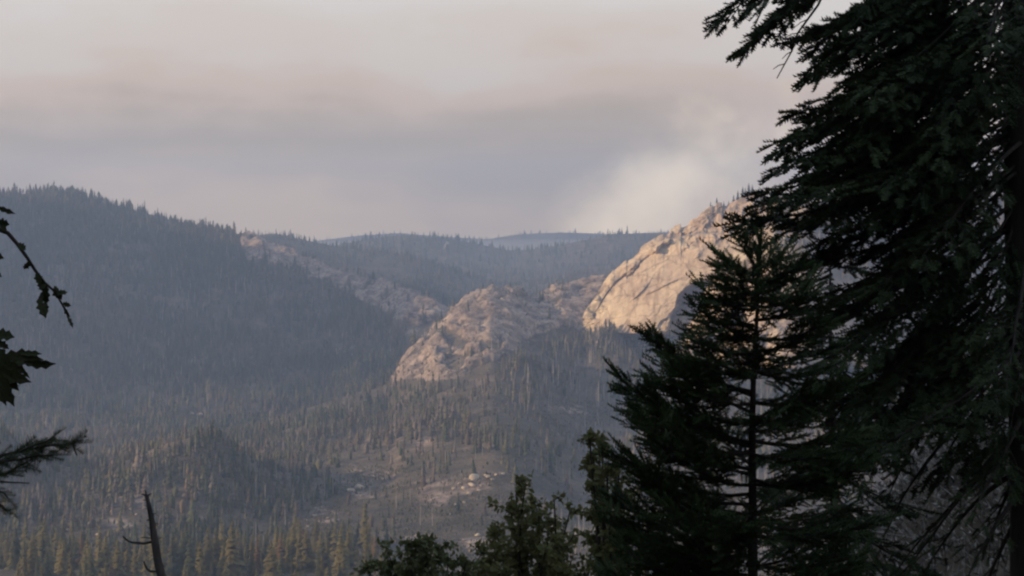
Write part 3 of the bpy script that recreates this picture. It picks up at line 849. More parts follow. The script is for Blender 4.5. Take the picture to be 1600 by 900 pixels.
# ------------------------------------------------------------------ boulders
def boulder_me(seed):
    r = np.random.default_rng(seed)
    import bmesh
    bm = bmesh.new(); bmesh.ops.create_icosphere(bm, subdivisions=2, radius=1)
    P0 = np.array([v.co[:] for v in bm.verts])
    for _ in range(9):                       # flat facets as on broken granite
        n = r.normal(size=3); n /= np.linalg.norm(n); c = r.uniform(.55, .9)
        d = P0 @ n - c; P0 -= np.clip(d, 0, None)[:, None] * n
    P0 *= (1 + .06 * fbm(P0[:, 0] * 2, P0[:, 1] * 2, P0[:, 2] * 2, 2, seed))[:, None]
    P0 *= np.array((1.25, 1.0, .72))
    fc = np.array([[v.index for v in f.verts] for f in bm.faces]); bm.free()
    return mesh('boulder', P0, fc, M_boulder)
bmes = [boulder_me(500 + i) for i in range(6)]
def boulder(pxx, pyy, wpx, label, group='pale granite boulders'):
    q = ground_of(pxx, pyy)
    if q is None: return
    o = obj('boulder', bmes[R.randrange(6)]); s_ = wpx / 2.3 / F * q[1]
    o.location = (q[0], q[1], q[2] + s_ * .25); o.scale = (s_ * R.uniform(.9, 1.2), s_, s_ * R.uniform(.8, 1.15)); o.rotation_euler = (R.gauss(0, .2), R.gauss(0, .2), R.uniform(0, 6.28))
    tag(o, label, 'boulder', group)
boulder(741, 750, 20, 'largest bright boulder, upper of the pair on the brown slope')
boulder(737, 760, 15, 'lower boulder of the bright pair on the brown slope')
boulder(728, 752, 9, 'small boulder left of the bright pair')
boulder(763, 748, 10, 'boulder just right of the bright pair')
boulder(776, 744, 8, 'rightmost small boulder on the ledge above the shrubs')
boulder(548, 768, 17, 'left boulder of the pale ledge in mid valley')
boulder(563, 764, 17, 'right boulder of the pale ledge in mid valley')
boulder(566, 776, 7, 'small boulder below the pale ledge in mid valley')
for zone, pts in {
        'around the bright pair on the brown slope': [(716, 757), (752, 761), (726, 765), (769, 752), (786, 742), (795, 739), (748, 769), (758, 744), (710, 766), (733, 772)],
        'on the bare patch above the low leafy shrub': [(725, 845), (735, 852), (745, 838), (652, 838), (662, 842), (678, 848), (760, 848), (770, 856), (735, 862), (712, 790), (725, 788), (705, 806)],
        'on the brown clearing left of the low leafy shrub': [(478, 815), (490, 808), (512, 812), (520, 800), (525, 804), (500, 818), (547, 840), (480, 826), (582, 745), (600, 750), (526, 772), (512, 770)],
        'beside the top of the leaning dead trunk': [(146, 812), (172, 858), (138, 846), (128, 844), (152, 838), (205, 800), (212, 806), (196, 826), (105, 830), (304, 802)],
        'on the streak of bare ground on the valley floor': [(300, 648), (312, 649), (372, 663), (388, 664), (404, 662)]}.items():
    for (a_, b_) in pts: boulder(a_, b_, R.uniform(5, 9), 'small pale boulder ' + zone, 'small boulders ' + zone)

# ------------------------------------------------------------------ foreground foliage tools
def shoot_proto(n, w, wd, up, seed, tipn=3):
    """a needle covered shoot along +Y, flat in XY, length 1"""
    r = np.random.default_rng(seed); V = []; T = []
    for layer in (0, 1):
        for i in range(n):
            y = 0.02 + 0.9 * (i + .5 * layer) / n
            for sx in (-1, 1):
                b = len(V); k = w * r.uniform(.75, 1.15) * (1 - .35 * y); z = up * (0.15 + layer * .9) * r.uniform(.6, 1.2)
                if layer: k *= .55
                V += [(0, y - wd, 0), (0, y + wd, 0), (sx * k, y + .16 * r.uniform(.5, 1.3), z)]
                T.append((b, b + 1, b + 2))
    for i in range(tipn):
        b = len(V); a = (i - (tipn - 1) / 2) * .5
        V += [(-.03, .92, 0), (.03, .92, 0), (w * .5 * math.sin(a), 1 + .1 * math.cos(a), up * .4)]; T.append((b, b + 1, b + 2))
    return np.array(V, float), np.array(T)

def unit(v): return v / (np.linalg.norm(v, axis=-1, keepdims=True) + 1e-9)

class Shoots:
    def __init__(s): s.p = []; s.d = []; s.n = []; s.l = []
    def add(s, p, d, n, l): s.p.append(p); s.d.append(d); s.n.append(n); s.l.append(l)
    def build(s, name, protos, mat):
        p = np.array(s.p); d = unit(np.array(s.d)); n = np.array(s.n); l = np.array(s.l)
        x = unit(np.cross(d, n)); n = np.cross(x, d)
        which = rng.integers(0, len(protos), len(p)); b = Buf()
        for k, (V, T) in enumerate(protos):
            m = which == k
            if not m.any(): continue
            W_ = (V[None, :, 0, None] * x[m][:, None] + V[None, :, 1, None] * d[m][:, None] + V[None, :, 2, None] * n[m][:, None]) * l[m][:, None, None] + p[m][:, None]
            b.add(W_.reshape(-1, 3), (T[None] + (np.arange(m.sum()) * len(V))[:, None, None]).reshape(-1, 3))
        return b.build(name, mat)

UP = np.array((0, 0, 1.0))
def bez(a, c, b, n):
    t = np.linspace(0, 1, n)[:, None]
    return a * (1 - t) ** 2 + 2 * c * t * (1 - t) + b * t ** 2

def bough(a, tip, bow, r, wood, sh, rad=.03, latmax=.75, step=.085, shl=.115, spacing=.05, inner=.18, droop=.12, gap=0.1, fwd=.75, spread=.75, latk=.6):
    """one limb from a to tip; bow > 0 arches up before it droops, < 0 sags and sweeps up"""
    a = np.asarray(a, float); tip = np.asarray(tip, float); Lb = np.linalg.norm(tip - a)
    c = (a + tip) / 2 + UP * bow * Lb + r.normal(0, .05, 3) * Lb
    latmax = min(latmax, latk * Lb); n = max(6, int(Lb / .12)); ax = bez(a, c, tip, n)
    ax = ax + np.cumsum(r.normal(0, .006, ax.shape), 0) * np.linspace(0, 1, n)[:, None]
    wood.tube(ax, np.linspace(rad, .004, n), 6)
    tan = unit(np.gradient(ax, axis=0))
    s_ = inner; side = 1
    while s_ < 1.0:
        f = s_ * (n - 1); i = min(int(f), n - 2); fr = f - i
        p = ax[i] * (1 - fr) + ax[i + 1] * fr; tg = tan[i]
        sd = unit(np.cross(tg, UP)) * side
        ll = (latmax * (1 - s_) ** .65 + .10) * r.uniform(.55, 1.15) * min(1, .35 + s_ * 2.2)
        d = unit(tg * fwd + sd * spread + np.array((0, 0, r.uniform(-1, .3) * 2 * droop)) + r.normal(0, .10 if droop > 0 else .28, 3))
        if r.uniform() > gap:
            m = max(3, int(ll / .09) + 2); q = [p]; dd = d.copy()
            for k in range(m - 1):
                dd = unit(dd + tg * .10 + np.array((0, 0, -droop * .35)) + r.normal(0, .05, 3)); q.append(q[-1] + dd * ll / (m - 1))
            q = np.array(q); wood.tube(q, np.linspace(max(.004, rad * .28), .0015, m), 3)
            nrm = unit(UP + r.normal(0, .35, 3)); ps = .12 * ll; sg = 1
            while ps < ll:
                f2 = ps / ll * (m - 1); i2 = min(int(f2), m - 2); pp = q[i2] + (q[i2 + 1] - q[i2]) * (f2 - i2); td = unit(q[i2 + 1] - q[i2])
                sdd = np.cross(td, nrm) * sg
                sh.add(pp, td * .8 + sdd * r.uniform(.45, .95) + UP * r.normal(0, .12), unit(nrm + r.normal(0, .3, 3)), shl * r.uniform(.65, 1.2))
                sg = -sg; ps += spacing * r.uniform(.6, 1.3)
            sh.add(q[-1], td, nrm, shl * r.uniform(.9, 1.3))
        side = -side; s_ += step / Lb * r.uniform(.6, 1.35) * (0.62 if s_ > .2 else 1)
    nrm = UP
    for k in range(4):
        sh.add(ax[-1 - k], tan[-1 - k] + r.normal(0, .25, 3), nrm, shl * 1.1)
    return ax

fir_protos = [shoot_proto(5, .30, .095, .18, 600 + i) for i in range(4)]
ced_protos = [shoot_proto(5, .24, .075, .14, 620 + i) for i in range(4)]
pin_protos = [shoot_proto(12, .42, .018, .34, 640 + i, 5) for i in range(3)]

# ------------------------------------------------------------------ big fir on the right
FY = 12.0
root = P(1606, 380, FY); root[2] = float(near_z(np.array(root[0]), np.array(FY))) - .1
fir = empty('fir_tree', root, 'large dark fir with drooping boughs whose trunk stands at the right edge', 'fir tree')
b = Buf(); hs = np.linspace(0, 15.5, 26)
b.tube(np.stack([.04 * np.sin(hs * .7), .03 * np.cos(hs * .9), hs], -1), np.interp(hs, [0, 1, 5, 15.5], [.24, .185, .15, .02]), 12)
obj('trunk', b.build('trunk', M_bark, True), fir)
rf = np.random.default_rng(77)
def add_bough(tree, rootp, a, tip, bow, r, mat_wood, mat_leaf, protos, foliage='foliage', **kw):
    wood = Buf(); sh = Shoots()
    bough(np.asarray(a) - rootp, np.asarray(tip) - rootp, bow, r, wood, sh, **kw)
    br = obj('branch', wood.build('branch', mat_wood, True), tree)
    if sh.p: tag(obj(foliage, sh.build(foliage, protos, mat_leaf), br), kind='stuff')
    return br
fir_list = [(-330, 1128, 36, .35, 1), (-300, 1160, 70, .1, .8), (-340, 1190, 40, .6, 1), (-250, 1180, 8, -.5, 1), (-190, 1345, 22, -.5, 1), (-150, 1290, 40, .6, 1), (-130, 1232, 62, .15, .8), (-90, 1300, 95, -.7, 1), (-70, 1262, 120, -.2, 1), (-40, 1330, 150, .5, 1), (-10, 1245, 165, .3, 1),
            (30, 1214, 225, -.3, 1), (50, 1300, 240, .8, 1), (75, 1222, 262, .5, 1), (100, 1216, 285, -.7, 1), (130, 1330, 300, -1.0, 1), (150, 1188, 318, .2, 1), (175, 1270, 350, -.9, 1), (195, 1172, 350, -.4, 1),
            (240, 1290, 400, .6, .9), (265, 1240, 430, .3, .9), (300, 1330, 470, -.6, 1), (330, 1265, 500, .5, 1), (370, 1300, 560, -.9, 1), (395, 1350, 590, .2, 1), (430, 1270, 640, .3, 1), (470, 1330, 660, -.6, 1), (500, 1285, 720, .1, 1), (540, 1370, 700, -1.1, .8)]
for (sy, tx, ty, dY, dens) in fir_list:
    a = P(1602, sy, FY); tip = P(tx, ty, FY + dY)
    add_bough(fir, root, a, tip, rf.uniform(-.12, .06), rf, M_bark, M_fir, fir_protos, rad=.021 * rf.uniform(.8, 1.2), latmax=.66 * dens, inner=.22, step=.085, spacing=.05, shl=.125)
    if sy > -140:
        for k in range(3 if ty < 420 else 2):
            t2 = P(tx + rf.uniform(15, 230), ty + rf.uniform(-30, 60), FY + rf.uniform(-1.3, 1.0))
            add_bough(fir, root, P(1602, sy + rf.uniform(-30, 30), FY), t2, rf.uniform(-.10, .08), rf, M_bark, M_fir, fir_protos, rad=.015, latmax=.6, inner=.30, step=.11, spacing=.062, shl=.125)
# boughs to the sides, towards and away from the viewer
for k in range(20):
    sy = -500 + k * 60; th = k * 2.4 + rf.uniform(-.4, .4)
    a = P(1602, sy, FY); L_ = rf.uniform(1.2, 1.9)
    d = np.array((math.cos(th) * L_, math.sin(th) * L_, -L_ * rf.uniform(.35, .7)))
    if sy > 620 and d[1] < 0: continue
    add_bough(fir, root, a, a + d, rf.uniform(.08, .16), rf, M_bark, M_fir, fir_protos, rad=.02, latmax=.55, inner=.4, step=.11, spacing=.062)
# bare lower limbs arching down to the left
for (sy, tx, ty, dY) in [(540, 1392, 770, -.3), (610, 1378, 830, .5), (660, 1415, 893, -.1), (690, 1400, 900, .3), (730, 1440, 905, .8), (640, 1510, 800, -1.0), (760, 1500, 930, -.6), (580, 1470, 740, .9), (700, 1530, 860, .4), (790, 1520, 960, .2)]:
    a = P(1602, sy, FY); tip = P(tx, ty, FY + dY)
    add_bough(fir, root, a, tip, rf.uniform(.10, .2), rf, M_bark, M_fir, fir_protos, rad=.026, latmax=.35, inner=.35, gap=.55, step=.13, spacing=.17, shl=.09)
# dead twig hanging at the top
b = Buf(); tw = [P(x, y, 11.7) - root for x, y in [(1300, -40), (1278, 8), (1262, 30), (1246, 52), (1238, 78), (1226, 100), (1214, 122)]]
b.tube(tw, np.linspace(.011, .004, 7), 5)
for (x0, y0, x1, y1) in [(1246, 52, 1228, 58), (1238, 80, 1222, 92), (1238, 80, 1226, 68), (1226, 100, 1208, 108), (1262, 30, 1240, 44), (1236, 78, 1232, 62)]:
    b.tube([P(x0, y0, 11.7) - root, P((x0 + x1) / 2, (y0 + y1) / 2 - 2, 11.68) - root, P(x1, y1, 11.66) - root], [.005, .004, .0025], 4)
obj('dead_twig', b.build('dead_twig', M_bark, True), fir)

# ------------------------------------------------------------------ young cedar in front of it
CY = 9.6
root = P(1166, 380, CY); root[2] = float(near_z(np.array(root[0]), np.array(CY))) - .1
ced = empty('cedar_tree', root, 'young dark cedar with upswept sprays left of the large fir', 'cedar tree')
topz = P(1186, 372, CY)[2] - root[2]
b = Buf(); hs = np.linspace(0, topz, 22)
b.tube(np.stack([.08 * (hs / topz) ** 2 + .012 * np.sin(hs * 3), .01 * np.cos(hs * 4), hs], -1), np.interp(hs, [0, topz], [.062, .006]), 9)
obj('trunk', b.build('trunk', M_bark, True), ced)
rc = np.random.default_rng(91)
ced_list = [(410, 1160, 372, 0), (420, 1122, 384, .1), (435, 1150, 410, -.3), (450, 1128, 430, .2), (470, 1160, 440, -.5), (500, 1082, 478, 0), (520, 1110, 500, -.4), (545, 1076, 520, .3), (575, 1096, 545, -.5), (610, 1003, 522, .05), (622, 1030, 560, -.4), (650, 1016, 585, .4),
            (690, 944, 584, 0), (700, 990, 605, -.3), (725, 962, 640, .3), (750, 1000, 660, -.6), (780, 958, 700, .1), (810, 990, 730, -.5), (840, 935, 770, .2), (860, 925, 795, -.2), (890, 960, 830, .5), (930, 950, 860, -.4), (960, 1000, 880, .1), (900, 1040, 800, -.7), (980, 930, 890, .3),
            (415, 1215, 376, .1), (440, 1240, 405, -.3), (470, 1262, 440, .3), (520, 1290, 500, -.2), (570, 1300, 560, .3), (620, 1330, 600, -.4), (680, 1340, 660, .2), (740, 1350, 720, -.3), (800, 1340, 780, .3), (870, 1330, 850, -.2), (940, 1330, 900, .2)]
for (sy, tx, ty, dY) in ced_list:
    tx = 1180 + (tx - 1180) * .88; ty = ty + 14
    a = P(1166 + (900 - min(sy, 900)) * .03, sy + 8, CY); tip = P(tx, ty, CY + dY)
    add_bough(ced, root, a, tip, -rc.uniform(.10, .2), rc, M_bark, M_cedar, ced_protos, rad=.012, latmax=.34, latk=.42, inner=.08, step=.034, spacing=.030, shl=.092, droop=-.07, fwd=.85, spread=.6, gap=.04)
for k in range(34):
    sy = 420 + k * 16; th = k * 2.4 + rc.uniform(-.4, .4); a = P(1166 + (900 - min(sy, 900)) * .03, sy, CY)
    L_ = .12 + .62 * (sy - 350) / 550 * rc.uniform(.8, 1.15)
    d = np.array((math.cos(th) * L_, math.sin(th) * L_, L_ * rc.uniform(.0, .45)))
    add_bough(ced, root, a, a + d, -rc.uniform(.08, .2), rc, M_bark, M_cedar, ced_protos, rad=.012, latmax=.34, latk=.42, inner=.12, step=.042, spacing=.03, shl=.092, droop=-.05, fwd=.85, spread=.6, gap=.04)
sh = Shoots()
for k in range(60):
    z = topz - k * .006; sh.add(np.array((.08 * (z / topz) ** 2, 0, z)), np.array((rc.normal(0, .5), rc.normal(0, .5), 1.0)), unit(rc.normal(0, 1, 3)), .085)
tag(obj('foliage', sh.build('foliage', ced_protos, M_cedar), ced), kind='stuff')

# ------------------------------------------------------------------ smaller fir behind, between cedar and large fir
SYF = 14.6
root = P(1300, 380, SYF); root[2] = float(near_z(np.array(root[0]), np.array(SYF))) - .1
sf = empty('fir_tree', root, 'smaller black fir filling the gap between cedar and large fir', 'fir tree')
topz = P(1300, 405, SYF)[2] - root[2]
b = Buf(); hs = np.linspace(0, topz, 20); b.tube(np.stack([.02 * np.sin(hs * 2), .02 * np.cos(hs * 3), hs], -1), np.interp(hs, [0, topz], [.08, .008]), 9)
obj('trunk', b.build('trunk', M_bark, True), sf)
rs = np.random.default_rng(131)
for k in range(44):
    u = (k + .5) / 44; z = topz * (1 - .66 * u); th = k * 2.4 + rs.uniform(-.4, .4); L_ = .18 + 1.0 * u ** .8 * rs.uniform(.8, 1.15)
    a = root + np.array((0, 0, z)); d = np.array((math.cos(th) * L_, math.sin(th) * L_, -L_ * rs.uniform(.1, .45)))
    add_bough(sf, root, a, a + d, rs.uniform(-.06, .08), rs, M_bark, M_fir, fir_protos, rad=.016, latmax=.5, latk=.5, inner=.15, step=.085, spacing=.055, shl=.12)

# ------------------------------------------------------------------ oak shrubs along the bottom
def leaf_shape(seed, lobes=3, fold=.12):
    """lobed oak leaf along +Y, unit length"""
    r = np.random.default_rng(seed); L_ = []
    n = lobes * 2 + 1
    for i in range(n + 1):
        y = i / n; w = .34 * math.sin(math.pi * min(1, y * .92 + .06)) ** .8 * (1.0 if i % 2 else .58) * r.uniform(.85, 1.15)
        if i in (0, n): w = .015
        L_.append((w, y))
    V = []; T = []
    for (w, y) in L_: V += [(-w, y, fold * w * 2 - .18 * y * y), (0, y, -.18 * y * y), (w, y, fold * w * 2 - .18 * y * y)]
    for i in range(n):
        b = 3 * i
        T += [(b, b + 1, b + 4), (b, b + 4, b + 3), (b + 1, b + 2, b + 5), (b + 1, b + 5, b + 4)]
    return np.array(V), np.array(T)
small_leaf = []
for i in range(4):
    r = np.random.default_rng(650 + i)
    V = np.array([(0, 0, 0), (-.30 * r.uniform(.8, 1.2), .38, .05), (0, .5, -.04), (.30 * r.uniform(.8, 1.2), .42, .05), (-.2, .78, 0), (.2, .75, 0), (0, 1, -.12)])
    small_leaf.append((V, np.array([(0, 2, 1), (0, 3, 2), (1, 2, 4), (2, 3, 5), (2, 6, 4), (2, 5, 6)])))
def shrub(name, Y, base_px, clusters, label, mat, seed, leaf=.06, dens=1.0, cat='shrub'):
    r = np.random.default_rng(seed); base = P(base_px, 380, Y); base[2] = float(near_z(np.array(base[0]), np.array(Y))) - .1
    rt = empty(name, base, label, cat)
    fork = np.array((0, 0, max(.6, (P(base_px, 930, Y)[2] - base[2]) * .75)))
    b = Buf(); b.tube([(0, 0, 0), fork * .5 + r.normal(0, .04, 3), fork], [.075, .055, .045], 8)
    obj('trunk', b.build('trunk', M_bark, True), rt)
    for (cx, cyy, rp) in clusters:
        c = P(cx, cyy, Y + r.uniform(-.7, .7)) - base; rad = rp / F * Y
        wood = Buf(); sh = Shoots()
        ax = bez(fork, (fork + c) / 2 + np.array((0, 0, -.12 * np.linalg.norm(c - fork))) + r.normal(0, .1, 3), c, 9)
        wood.tube(ax, np.linspace(.028, .007, 9), 5)
        for k in range(int(16 * dens)):
            st = ax[-1 - r.integers(0, 4)]; d = unit(r.normal(0, 1, 3) + np.array((0, 0, .45)) + unit(c - fork) * .3); e = st + d * rad * r.uniform(.45, 1.15)
            tw = bez(st, (st + e) / 2 + r.normal(0, .1, 3) * rad, e, 5); wood.tube(tw, np.linspace(.006, .002, 5), 3)
            for q in range(int(19 * dens)):
                i = r.integers(1, 5); sh.add(tw[i] + r.normal(0, .05 * rad + .012, 3), unit(r.normal(0, 1, 3) + d * .6 + np.array((0, 0, -.1))), unit(r.normal(0, .7, 3) + UP), leaf * r.uniform(.6, 1.25))
        br = obj('branch', wood.build('branch', M_bark, True), rt)
        tag(obj('leaves', sh.build('leaves', small_leaf, mat), br), kind='stuff')
    return rt
M_oak2 = leafy_mat('grey_oak_leaves', (0.07, 0.085, 0.034), (0.14, 0.15, 0.07), 1.6, 0.4)
shrub('oak_shrub', 21, 665, [(606, 862, 22), (640, 852, 22), (632, 876, 24), (668, 848, 18), (690, 856, 20), (662, 880, 28), (700, 880, 26), (728, 876, 22), (742, 890, 24), (600, 892, 26), (575, 895, 18), (690, 905, 30), (640, 905, 30), (655, 862, 20), (752, 866, 18), (762, 900, 24)],
      'low dark leafy shrub at the bottom centre, leftmost of the shrubs', M_oak2, 701, .082)
shrub('oak_shrub', 18.5, 835, [(806, 770, 22), (820, 762, 20), (798, 800, 26), (838, 790, 26), (866, 782, 24), (890, 800, 24), (780, 832, 28), (818, 830, 30), (858, 822, 30), (896, 836, 30), (772, 868, 30), (812, 868, 32), (852, 862, 32), (895, 872, 32), (780, 898, 30), (830, 900, 32), (880, 905, 32), (930, 880, 28), (760, 885, 22), (925, 850, 22), (770, 845, 18), (842, 800, 18)],
      'taller olive leafy shrub at the bottom between low shrub and cedar', M_oak, 703, .074)
shrub('oak_sapling', 13, 965, [(922, 692, 15), (936, 704, 18), (928, 722, 17), (948, 736, 20), (962, 752, 22), (942, 690, 12), (968, 726, 18), (955, 778, 26), (985, 790, 26), (930, 745, 14), (960, 815, 28), (985, 840, 30), (955, 870, 30), (1000, 880, 30)],
      'slender leafy sapling poking out at the left side of the cedar', M_oak, 705, .052, 1.0, 'sapling')

# ------------------------------------------------------------------ leaning dead trunk
SY = 38.0
snb = P(292, 380, SY); snb[2] = float(near_z(np.array(snb[0]), np.array(SY))) - .2
sn_o = empty('dead_pine', snb, 'leaning dark dead trunk with broken stubs at the lower left', 'dead tree')
b = Buf(); line = [snb * 1.0] + [P(x, y, SY) for x, y in [(258, 920), (247, 880), (241, 840), (237, 812), (233, 792), (229, 774)]]
b.tube([p - snb for p in line], [.20, .112, .10, .085, .068, .055, .042], 9)
obj('trunk', b.build('trunk', M_deadbark, True), sn_o)
for pts, r0 in [([(240, 846), (225, 849), (208, 848), (202, 846), (196, 842), (192, 838)], .034), ([(246, 893), (236, 893), (230, 889), (226, 882), (225, 877)], .032), ([(238, 841), (228, 840), (220, 840)], .016),
                ([(229, 775), (225, 773), (221, 772)], .026), ([(230, 775), (233, 773), (236, 771)], .026), ([(229, 776), (228, 770), (227, 766)], .026), ([(233, 812), (229, 813)], .022), ([(236, 806), (240, 804)], .018)]:
    b = Buf(); b.tube([P(x, y, SY - .02 * i) - snb for i, (x, y) in enumerate(pts)], np.linspace(r0, r0 * .55, len(pts)), 6)
    obj('branch_stub', b.build('branch_stub', M_deadbark, True), sn_o)

rsn = random.Random(17)
for k in range(14):                       # broken twig ends along the trunk
    f_ = rsn.uniform(.05, .95); y_ = 774 + f_ * 130; x_ = np.interp(y_, [774, 792, 812, 840, 880, 920], [229, 233, 237, 241, 247, 258]); sd_ = rsn.choice((-1, 1)); l_ = rsn.uniform(5, 13)
    b = Buf(); b.tube([P(x_, y_, SY) - snb, P(x_ + sd_ * l_ * .6, y_ - rsn.uniform(-2, 3), SY + rsn.uniform(-.1, .1)) - snb, P(x_ + sd_ * l_, y_ - rsn.uniform(-4, 5), SY + rsn.uniform(-.2, .2)) - snb], [.016, .010, .005], 4)
    obj('branch_stub', b.build('branch_stub', M_deadbark, True), sn_o)

# ------------------------------------------------------------------ oak at the left edge: only one spray of leaves reaches the picture
OY = 5.0
ob = P(-190, 380, OY); ob[2] = float(near_z(np.array(ob[0]), np.array(OY))) - .1
oak = empty('oak_tree', ob, 'oak whose dark lobed leaves reach in at the left edge', 'oak tree')
b = Buf(); b.tube([(0, 0, 0), (.05, 0, 1.2), (.0, .05, 2.4), (.06, 0, 3.4)], [.06, .05, .04, .02], 9); obj('trunk', b.build('trunk', M_bark, True), oak)
lobed = [mesh('leaf', *leaf_shape(720 + i, 3), M_oakdark) for i in range(4)]
def oak_branch(line, r0, leaves, fromz):
    b = Buf(); pts = [np.array((.03, 0, fromz))] + [P(x, y, OY + .01 * i) - ob for i, (x, y) in enumerate(line)]
    b.tube(pts, np.linspace(r0, .0022, len(pts)), 6); br = obj('branch', b.build('branch', M_bark, True), oak)
    for (x0, y0, x1, y1, w) in leaves:
        p0 = P(x0, y0, OY); p1 = P(x1, y1, OY + R.uniform(-.02, .02)); d = p1 - p0; ln = np.linalg.norm(d)
        o = obj('leaf', lobed[R.randrange(4)], br); yv = Vector(d / ln)
        zv = Vector((R.gauss(0, .35), -1, R.gauss(.2, .35))); xv = yv.cross(zv).normalized(); zv = xv.cross(yv)
        from mathutils import Matrix
        m = Matrix((xv, yv, zv)).transposed().to_4x4(); m.translation = Vector(p0 - ob)
        o.matrix_local = m @ Matrix.Diagonal((ln * w, ln, ln * .8, 1))
zb = P(0, 300, OY)[2] - ob[2]
oak_branch([(-60, 330), (-12, 355), (12, 364), (26, 380), (42, 402), (56, 424), (70, 442), (84, 454), (94, 470), (104, 488), (112, 508)], .008,
           [(-8, 322, 22, 334, .45), (-6, 345, 14, 352, 1.3), (0, 352, 10, 360, .9), (28, 380, 40, 390, 1.2), (46, 408, 38, 422, 1.1), (58, 425, 62, 446, .9), (64, 434, 70, 460, .9), (72, 444, 60, 452, .9), (72, 446, 70, 478, .75), (68, 462, 58, 470, 1.2), (60, 466, 72, 496, .8), (70, 470, 73, 494, .6),
            (84, 450, 96, 470, .95), (88, 458, 106, 456, .9), (92, 456, 84, 446, .8), (98, 474, 110, 478, 1.0), (100, 480, 108, 496, .8), (104, 492, 115, 512, .45), (-14, 394, 4, 404, .9), (-14, 424, 3, 432, .9), (82, 452, 98, 462, .9)], zb - .1)
zb = P(0, 520, OY)[2] - ob[2]
oak_branch([(-60, 500), (-20, 520), (-6, 545), (6, 560), (18, 575), (14, 600)], .008,
           [(-12, 520, 22, 526, .9), (-4, 532, 14, 546, .9), (8, 556, 66, 562, .75), (36, 566, 86, 572, .6), (30, 552, 64, 552, .5), (4, 562, 40, 584, .8), (30, 568, 44, 592, .55), (-8, 560, 8, 612, .8), (2, 580, 46, 598, .7), (6, 588, 18, 636, .7), (-6, 590, 8, 634, .7), (-4, 570, 26, 612, .8), (0, 545, 12, 580, 1.0), (10, 596, 30, 604, .8)], zb - .2)

oak_protos = [leaf_shape(720 + i, 3) for i in range(4)]
ro = np.random.default_rng(151)
for k in range(16):
    c = P(ro.uniform(-560, -110), ro.uniform(-420, 640), OY + ro.uniform(-.5, .6)) - ob
    st = np.array((.03, 0, min(3.3, max(1.0, c[2] - .3)))); ax = bez(st, (st + c) / 2 + np.array((0, 0, .1)), c, 7); wood = Buf(); sh = Shoots(); wood.tube(ax, np.linspace(.016, .004, 7), 5)
    for j in range(9):
        e = ax[-1 - j % 3] + unit(ro.normal(0, 1, 3)) * ro.uniform(.1, .22); wood.tube([ax[-1 - j % 3], e], [.004, .002], 3)
        if (e + ob)[0] / OY * F + 800 > -25: continue
        for q in range(7): sh.add(e + ro.normal(0, .03, 3), ro.normal(0, 1, 3) + np.array((0, 0, -.4)), ro.normal(0, .6, 3) + UP, ro.uniform(.05, .085))
    br = obj('branch', wood.build('branch', M_bark, True), oak)
    if sh.p: tag(obj('leaves', sh.build('leaves', oak_protos, M_oakdark), br), kind='stuff')

# ------------------------------------------------------------------ young fir at the left edge, one bough in view
LY = 6.0
lb = P(-260, 380, LY); lb[2] = float(near_z(np.array(lb[0]), np.array(LY))) - .1
lf = empty('young_fir', lb, 'young conifer whose dark needled bough reaches in at the lower left edge', 'fir tree')
b = Buf(); b.tube([(0, 0, 0), (.01, 0, 1.2), (0, .01, 2.4)], [.045, .03, .006], 8); obj('trunk', b.build('trunk', M_bark, True), lf)
rl = np.random.default_rng(99)
def twig(line, r0, sl, sp):
    wood = Buf(); sh = Shoots(); pts = np.array([P(x, y, LY + .015 * i) - lb for i, (x, y) in enumerate(line)])
    wood.tube(pts, np.linspace(r0, .003, len(pts)), 6)
    for i in range(len(pts) - 1):
        if line[i][0] < -120: continue
        seg = pts[i + 1] - pts[i]; n = max(1, int(np.linalg.norm(seg) / sp))
        for k in range(n):
            p = pts[i] + seg * (k + .5) / n; sd = unit(np.cross(unit(seg), np.array((0, 1, 0)) + rl.normal(0, .8, 3))) * (1 if k % 2 else -1)
            sh.add(p, unit(seg) * .8 + sd * rl.uniform(.1, .75), unit(rl.normal(0, 1, 3)), sl * rl.uniform(.6, 1.2))
    sh.add(pts[-1], pts[-1] - pts[-2], UP, sl)
    br = obj('branch', wood.build('branch', M_bark, True), lf)
    tag(obj('foliage', sh.build('foliage', pin_protos, M_fir), br), kind='stuff')
for k in range(16):
    z = 2.3 - k * .13; th = 1.6 + k * 2.4; L_ = .15 + .05 * k; d = np.array((math.cos(th), math.sin(th), .05)) * L_
    if d[0] > .28: d[0] *= -1
    add_bough(lf, lb, lb + np.array((0, 0, z)), lb + np.array((0, 0, z)) + d, -.08, rl, M_bark, M_fir, fir_protos, rad=.008, latmax=.25, latk=.5, inner=.12, step=.05, spacing=.04, shl=.07)
twig([(-255, 790), (-150, 760), (-60, 725), (0, 712), (40, 704), (76, 696), (114, 694)], .009, .075, .011)
twig([(-60, 725), (-10, 722), (30, 718), (60, 712), (82, 712)], .005, .07, .012)
twig([(30, 706), (52, 696), (72, 690), (84, 682)], .004, .055, .014)
twig([(-250, 860), (-100, 780), (-30, 745), (10, 740), (30, 728), (44, 722)], .008, .065, .013)
twig([(-60, 765), (-20, 762), (6, 770), (12, 778)], .005, .06, .015)
twig([(-60, 790), (-25, 784), (0, 788), (12, 798)], .005, .055, .018)
b = Buf(); b.tube([P(x, y, LY) - lb for x, y in [(-70, 748), (-10, 752), (20, 754), (46, 755)]], [.006, .004, .003, .002], 5); b.tube([P(x, y, LY + .09) - lb for x, y in [(114, 694), (116, 702), (120, 711)]], [.003, .003, .0025], 5)
obj('dead_twig', b.build('dead_twig', M_bark, True), lf)

